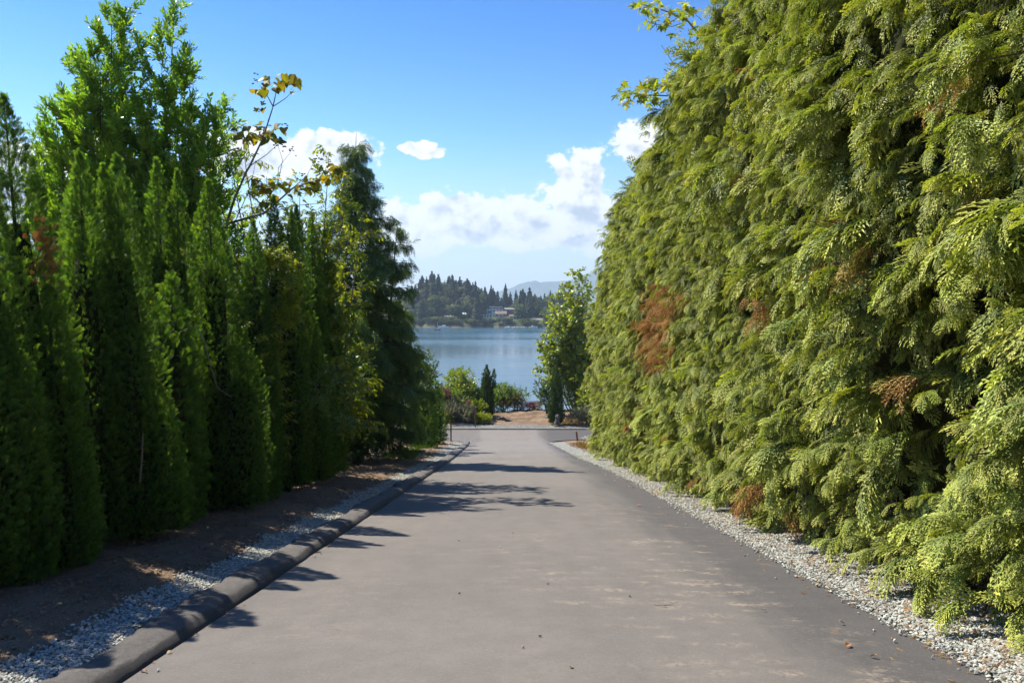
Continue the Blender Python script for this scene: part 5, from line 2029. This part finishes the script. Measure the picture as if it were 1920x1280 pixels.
LM = [flat_mat('leaf_tan', (.45, .30, .15), .7, .2), flat_mat('leaf_yellow', (.50, .42, .14), .7, .2), flat_mat('leaf_rust', (.34, .14, .05), .7, .2)]
r_ = np.random.default_rng(12)
SPEC = [(255, 1188, .10, 1, 'large pale yellow leaf lying on the left gravel'), (108, 1170, .09, 1, 'pale leaf lying on the soil at the lower left'), (370, 1018, .08, 1, 'yellow leaf on the soil below the pointed cedars'),
        (390, 1012, .07, 1, 'second yellow leaf on the soil below the pointed cedars'), (58, 1115, .07, 1, 'green yellow leaf on the soil under the first cedars'), (458, 1046, .07, 1, 'yellow leaf on the left gravel at mid distance'),
        (600, 964, .14, 0, 'tan curled leaf on the left gravel farther down'), (1590, 1222, .07, 2, 'brown curled leaf on the asphalt at the lower right'), (1232, 928, .18, 0, 'large tan leaf at the right edge of the asphalt'),
        (1198, 952, .10, 2, 'small rust leaf on the asphalt below the large tan one'), (1500, 1090, .05, 0, 'pale leaf scrap on the asphalt near the right gravel'), (1578, 1178, .05, 0, 'pale leaf scrap at the right of the curled brown leaf'),
        (1637, 1243, .05, 0, 'pale leaf scrap lowest on the right of the asphalt'), (1532, 1104, .05, 0, 'tan leaf scrap close to the right gravel edge'), (1072, 1268, .05, 2, 'orange leaf scrap at the bottom middle of the asphalt'), (962, 1006, .05, 2, 'tiny rust leaf in the middle of the lane')]
for px, py, s, m, lab in SPEC:
    fallen_leaf(px, py, s, LM[m], lab, None, r_)
for k in range(60):           # leaf crumbs along the kerb foot and right edge
    if k < 26:
        y = r_.uniform(4.5, 14); x = float(xl(y)) + abs(r_.normal(.03, .03)); lab, g = 'leaf crumb lying along the foot of the left kerb', 'leaf crumbs along the left kerb'
    else:
        y = r_.uniform(5, 22); x = float(xr(y)) + r_.normal(.15, .25); lab, g = 'brown leaf crumb scattered along the right edge of the lane', 'leaf crumbs along the right lane edge'
    V, F = leaf_geo(1, .5, .5, .3)
    s = r_.uniform(.025, .05)
    z = float(profile(y)) + .028 if x < xr(y) else float(gz(x, y)) + .045
    tag(obj('leaf_crumb', mesh('leaf_crumb', V * s, F), LM[[0, 2, 2][k % 3]], None, (x, y, z), (r_.uniform(-.3, .3), r_.uniform(-.3, .3), r_.uniform(0, 6.28))), lab, 'leaf', g)
ST = [(862, 1124, 'grey pebble on the asphalt left of the middle'), (860, 1021, 'pebble on the asphalt farther up left of the middle'), (1027, 1106, 'brown crumb of soil in the middle of the lane'), (1013, 1208, 'pebble on the lower middle of the lane'), (1432, 1155, 'dark pebble on the bare asphalt at right'),
      (840, 968, 'small dark pebble up the lane left of the middle'), (1181, 1130, 'dark pebble between the pale scuffs at right'), (980, 1229, 'tiny dark pebble at the lower middle of the lane'), (938, 1034, 'tiny dark pebble near the middle of the lane'), (1106, 887, 'small pebble far up the lane at right')]
for k, (px, py, lab) in enumerate(ST):
    d = 1.6 * F_PX / (py - 785) * .985
    x = float(at(px, py, d)[0])
    V, F = stone_geo(120 + k, 1)
    tag(obj('pebble', mesh('loose_pebble', V * .034, F), M['pebble'] if k % 3 else M['darkpost'], None, (x, d, float(profile(d)) + .052)), lab, 'pebble')
for px, py, L, lab in ((1245, 1147, .16, 'thin tan twig on the right half of the lane'), (1610, 1140, .3, 'thin twig lying across the right edge of the asphalt'), (1640, 1110, .28, 'forked twig on the right gravel'), (270, 1142, .2, 'short dark stick on the soil by the left gravel')):
    d = 1.6 * F_PX / (py - 785) * .985
    x = float(at(px, py, d)[0])
    z = float(profile(d)) + .048 if xl(d) < x < xr(d) else float(gz(x, d)) + .06
    t = thing('fallen_twig', (x, d, z), lab, 'twig')
    b = MB(); b.tube([(-L / 2, .02, 0), (-L * .1, -.02, .006), (L / 2, .015, 0)], [.004, .004, .002], 5); obj('stem', b.me('stem'), M['greybark'], t)
    b = MB(); b.tube([(-L * .1, -.02, .006), (L * .15, -.07, .008)], [.003, .0015], 5); obj('side_stem', b.me('side_stem'), M['greybark'], t)

n = 1500
LY = 4 + 22 * rng.uniform(0, 1, n) ** 1.5
LX = np.array([float(xr(y)) for y in LY]) + rng.normal(.45, .32, n)
LZ = np.where(LX < xr(LY), profile(LY) + .03, gz(LX, LY) + .05)
LA = rng.uniform(0, 6.28, n)
o = scatter('needle_litter', 'leyland_dead', np.stack([LX, LY, LZ], 1), np.stack([np.cos(LA), np.sin(LA), np.full(n, .05)], 1), rng.normal(0, .2, (n, 3)) + [0, 0, 1], rng.uniform(.03, .085, n), rng.uniform(0, 1, n))
tag(o, 'brown needle litter scattered over the gravel under the tall hedge', 'litter', kind='stuff')

# ================================================================== AIR
b = MB()
b.box(-7400, 7400, -120, 7900, WATER_Z - 9, 520)
m, tt = new_mat('haze')
pv = tt.node('ShaderNodeVolumePrincipled')
pv.inputs['Color'].default_value = (0.58, 0.77, 1.0, 1)
pv.inputs['Density'].default_value = 0.00016
pv.inputs['Anisotropy'].default_value = 0.2
tt.l.new(pv.outputs[0], tt.node('ShaderNodeOutputMaterial').inputs['Volume'])
tag(obj('haze', b.me('haze'), m, kind='stuff'), 'thin blue haze over the lake')
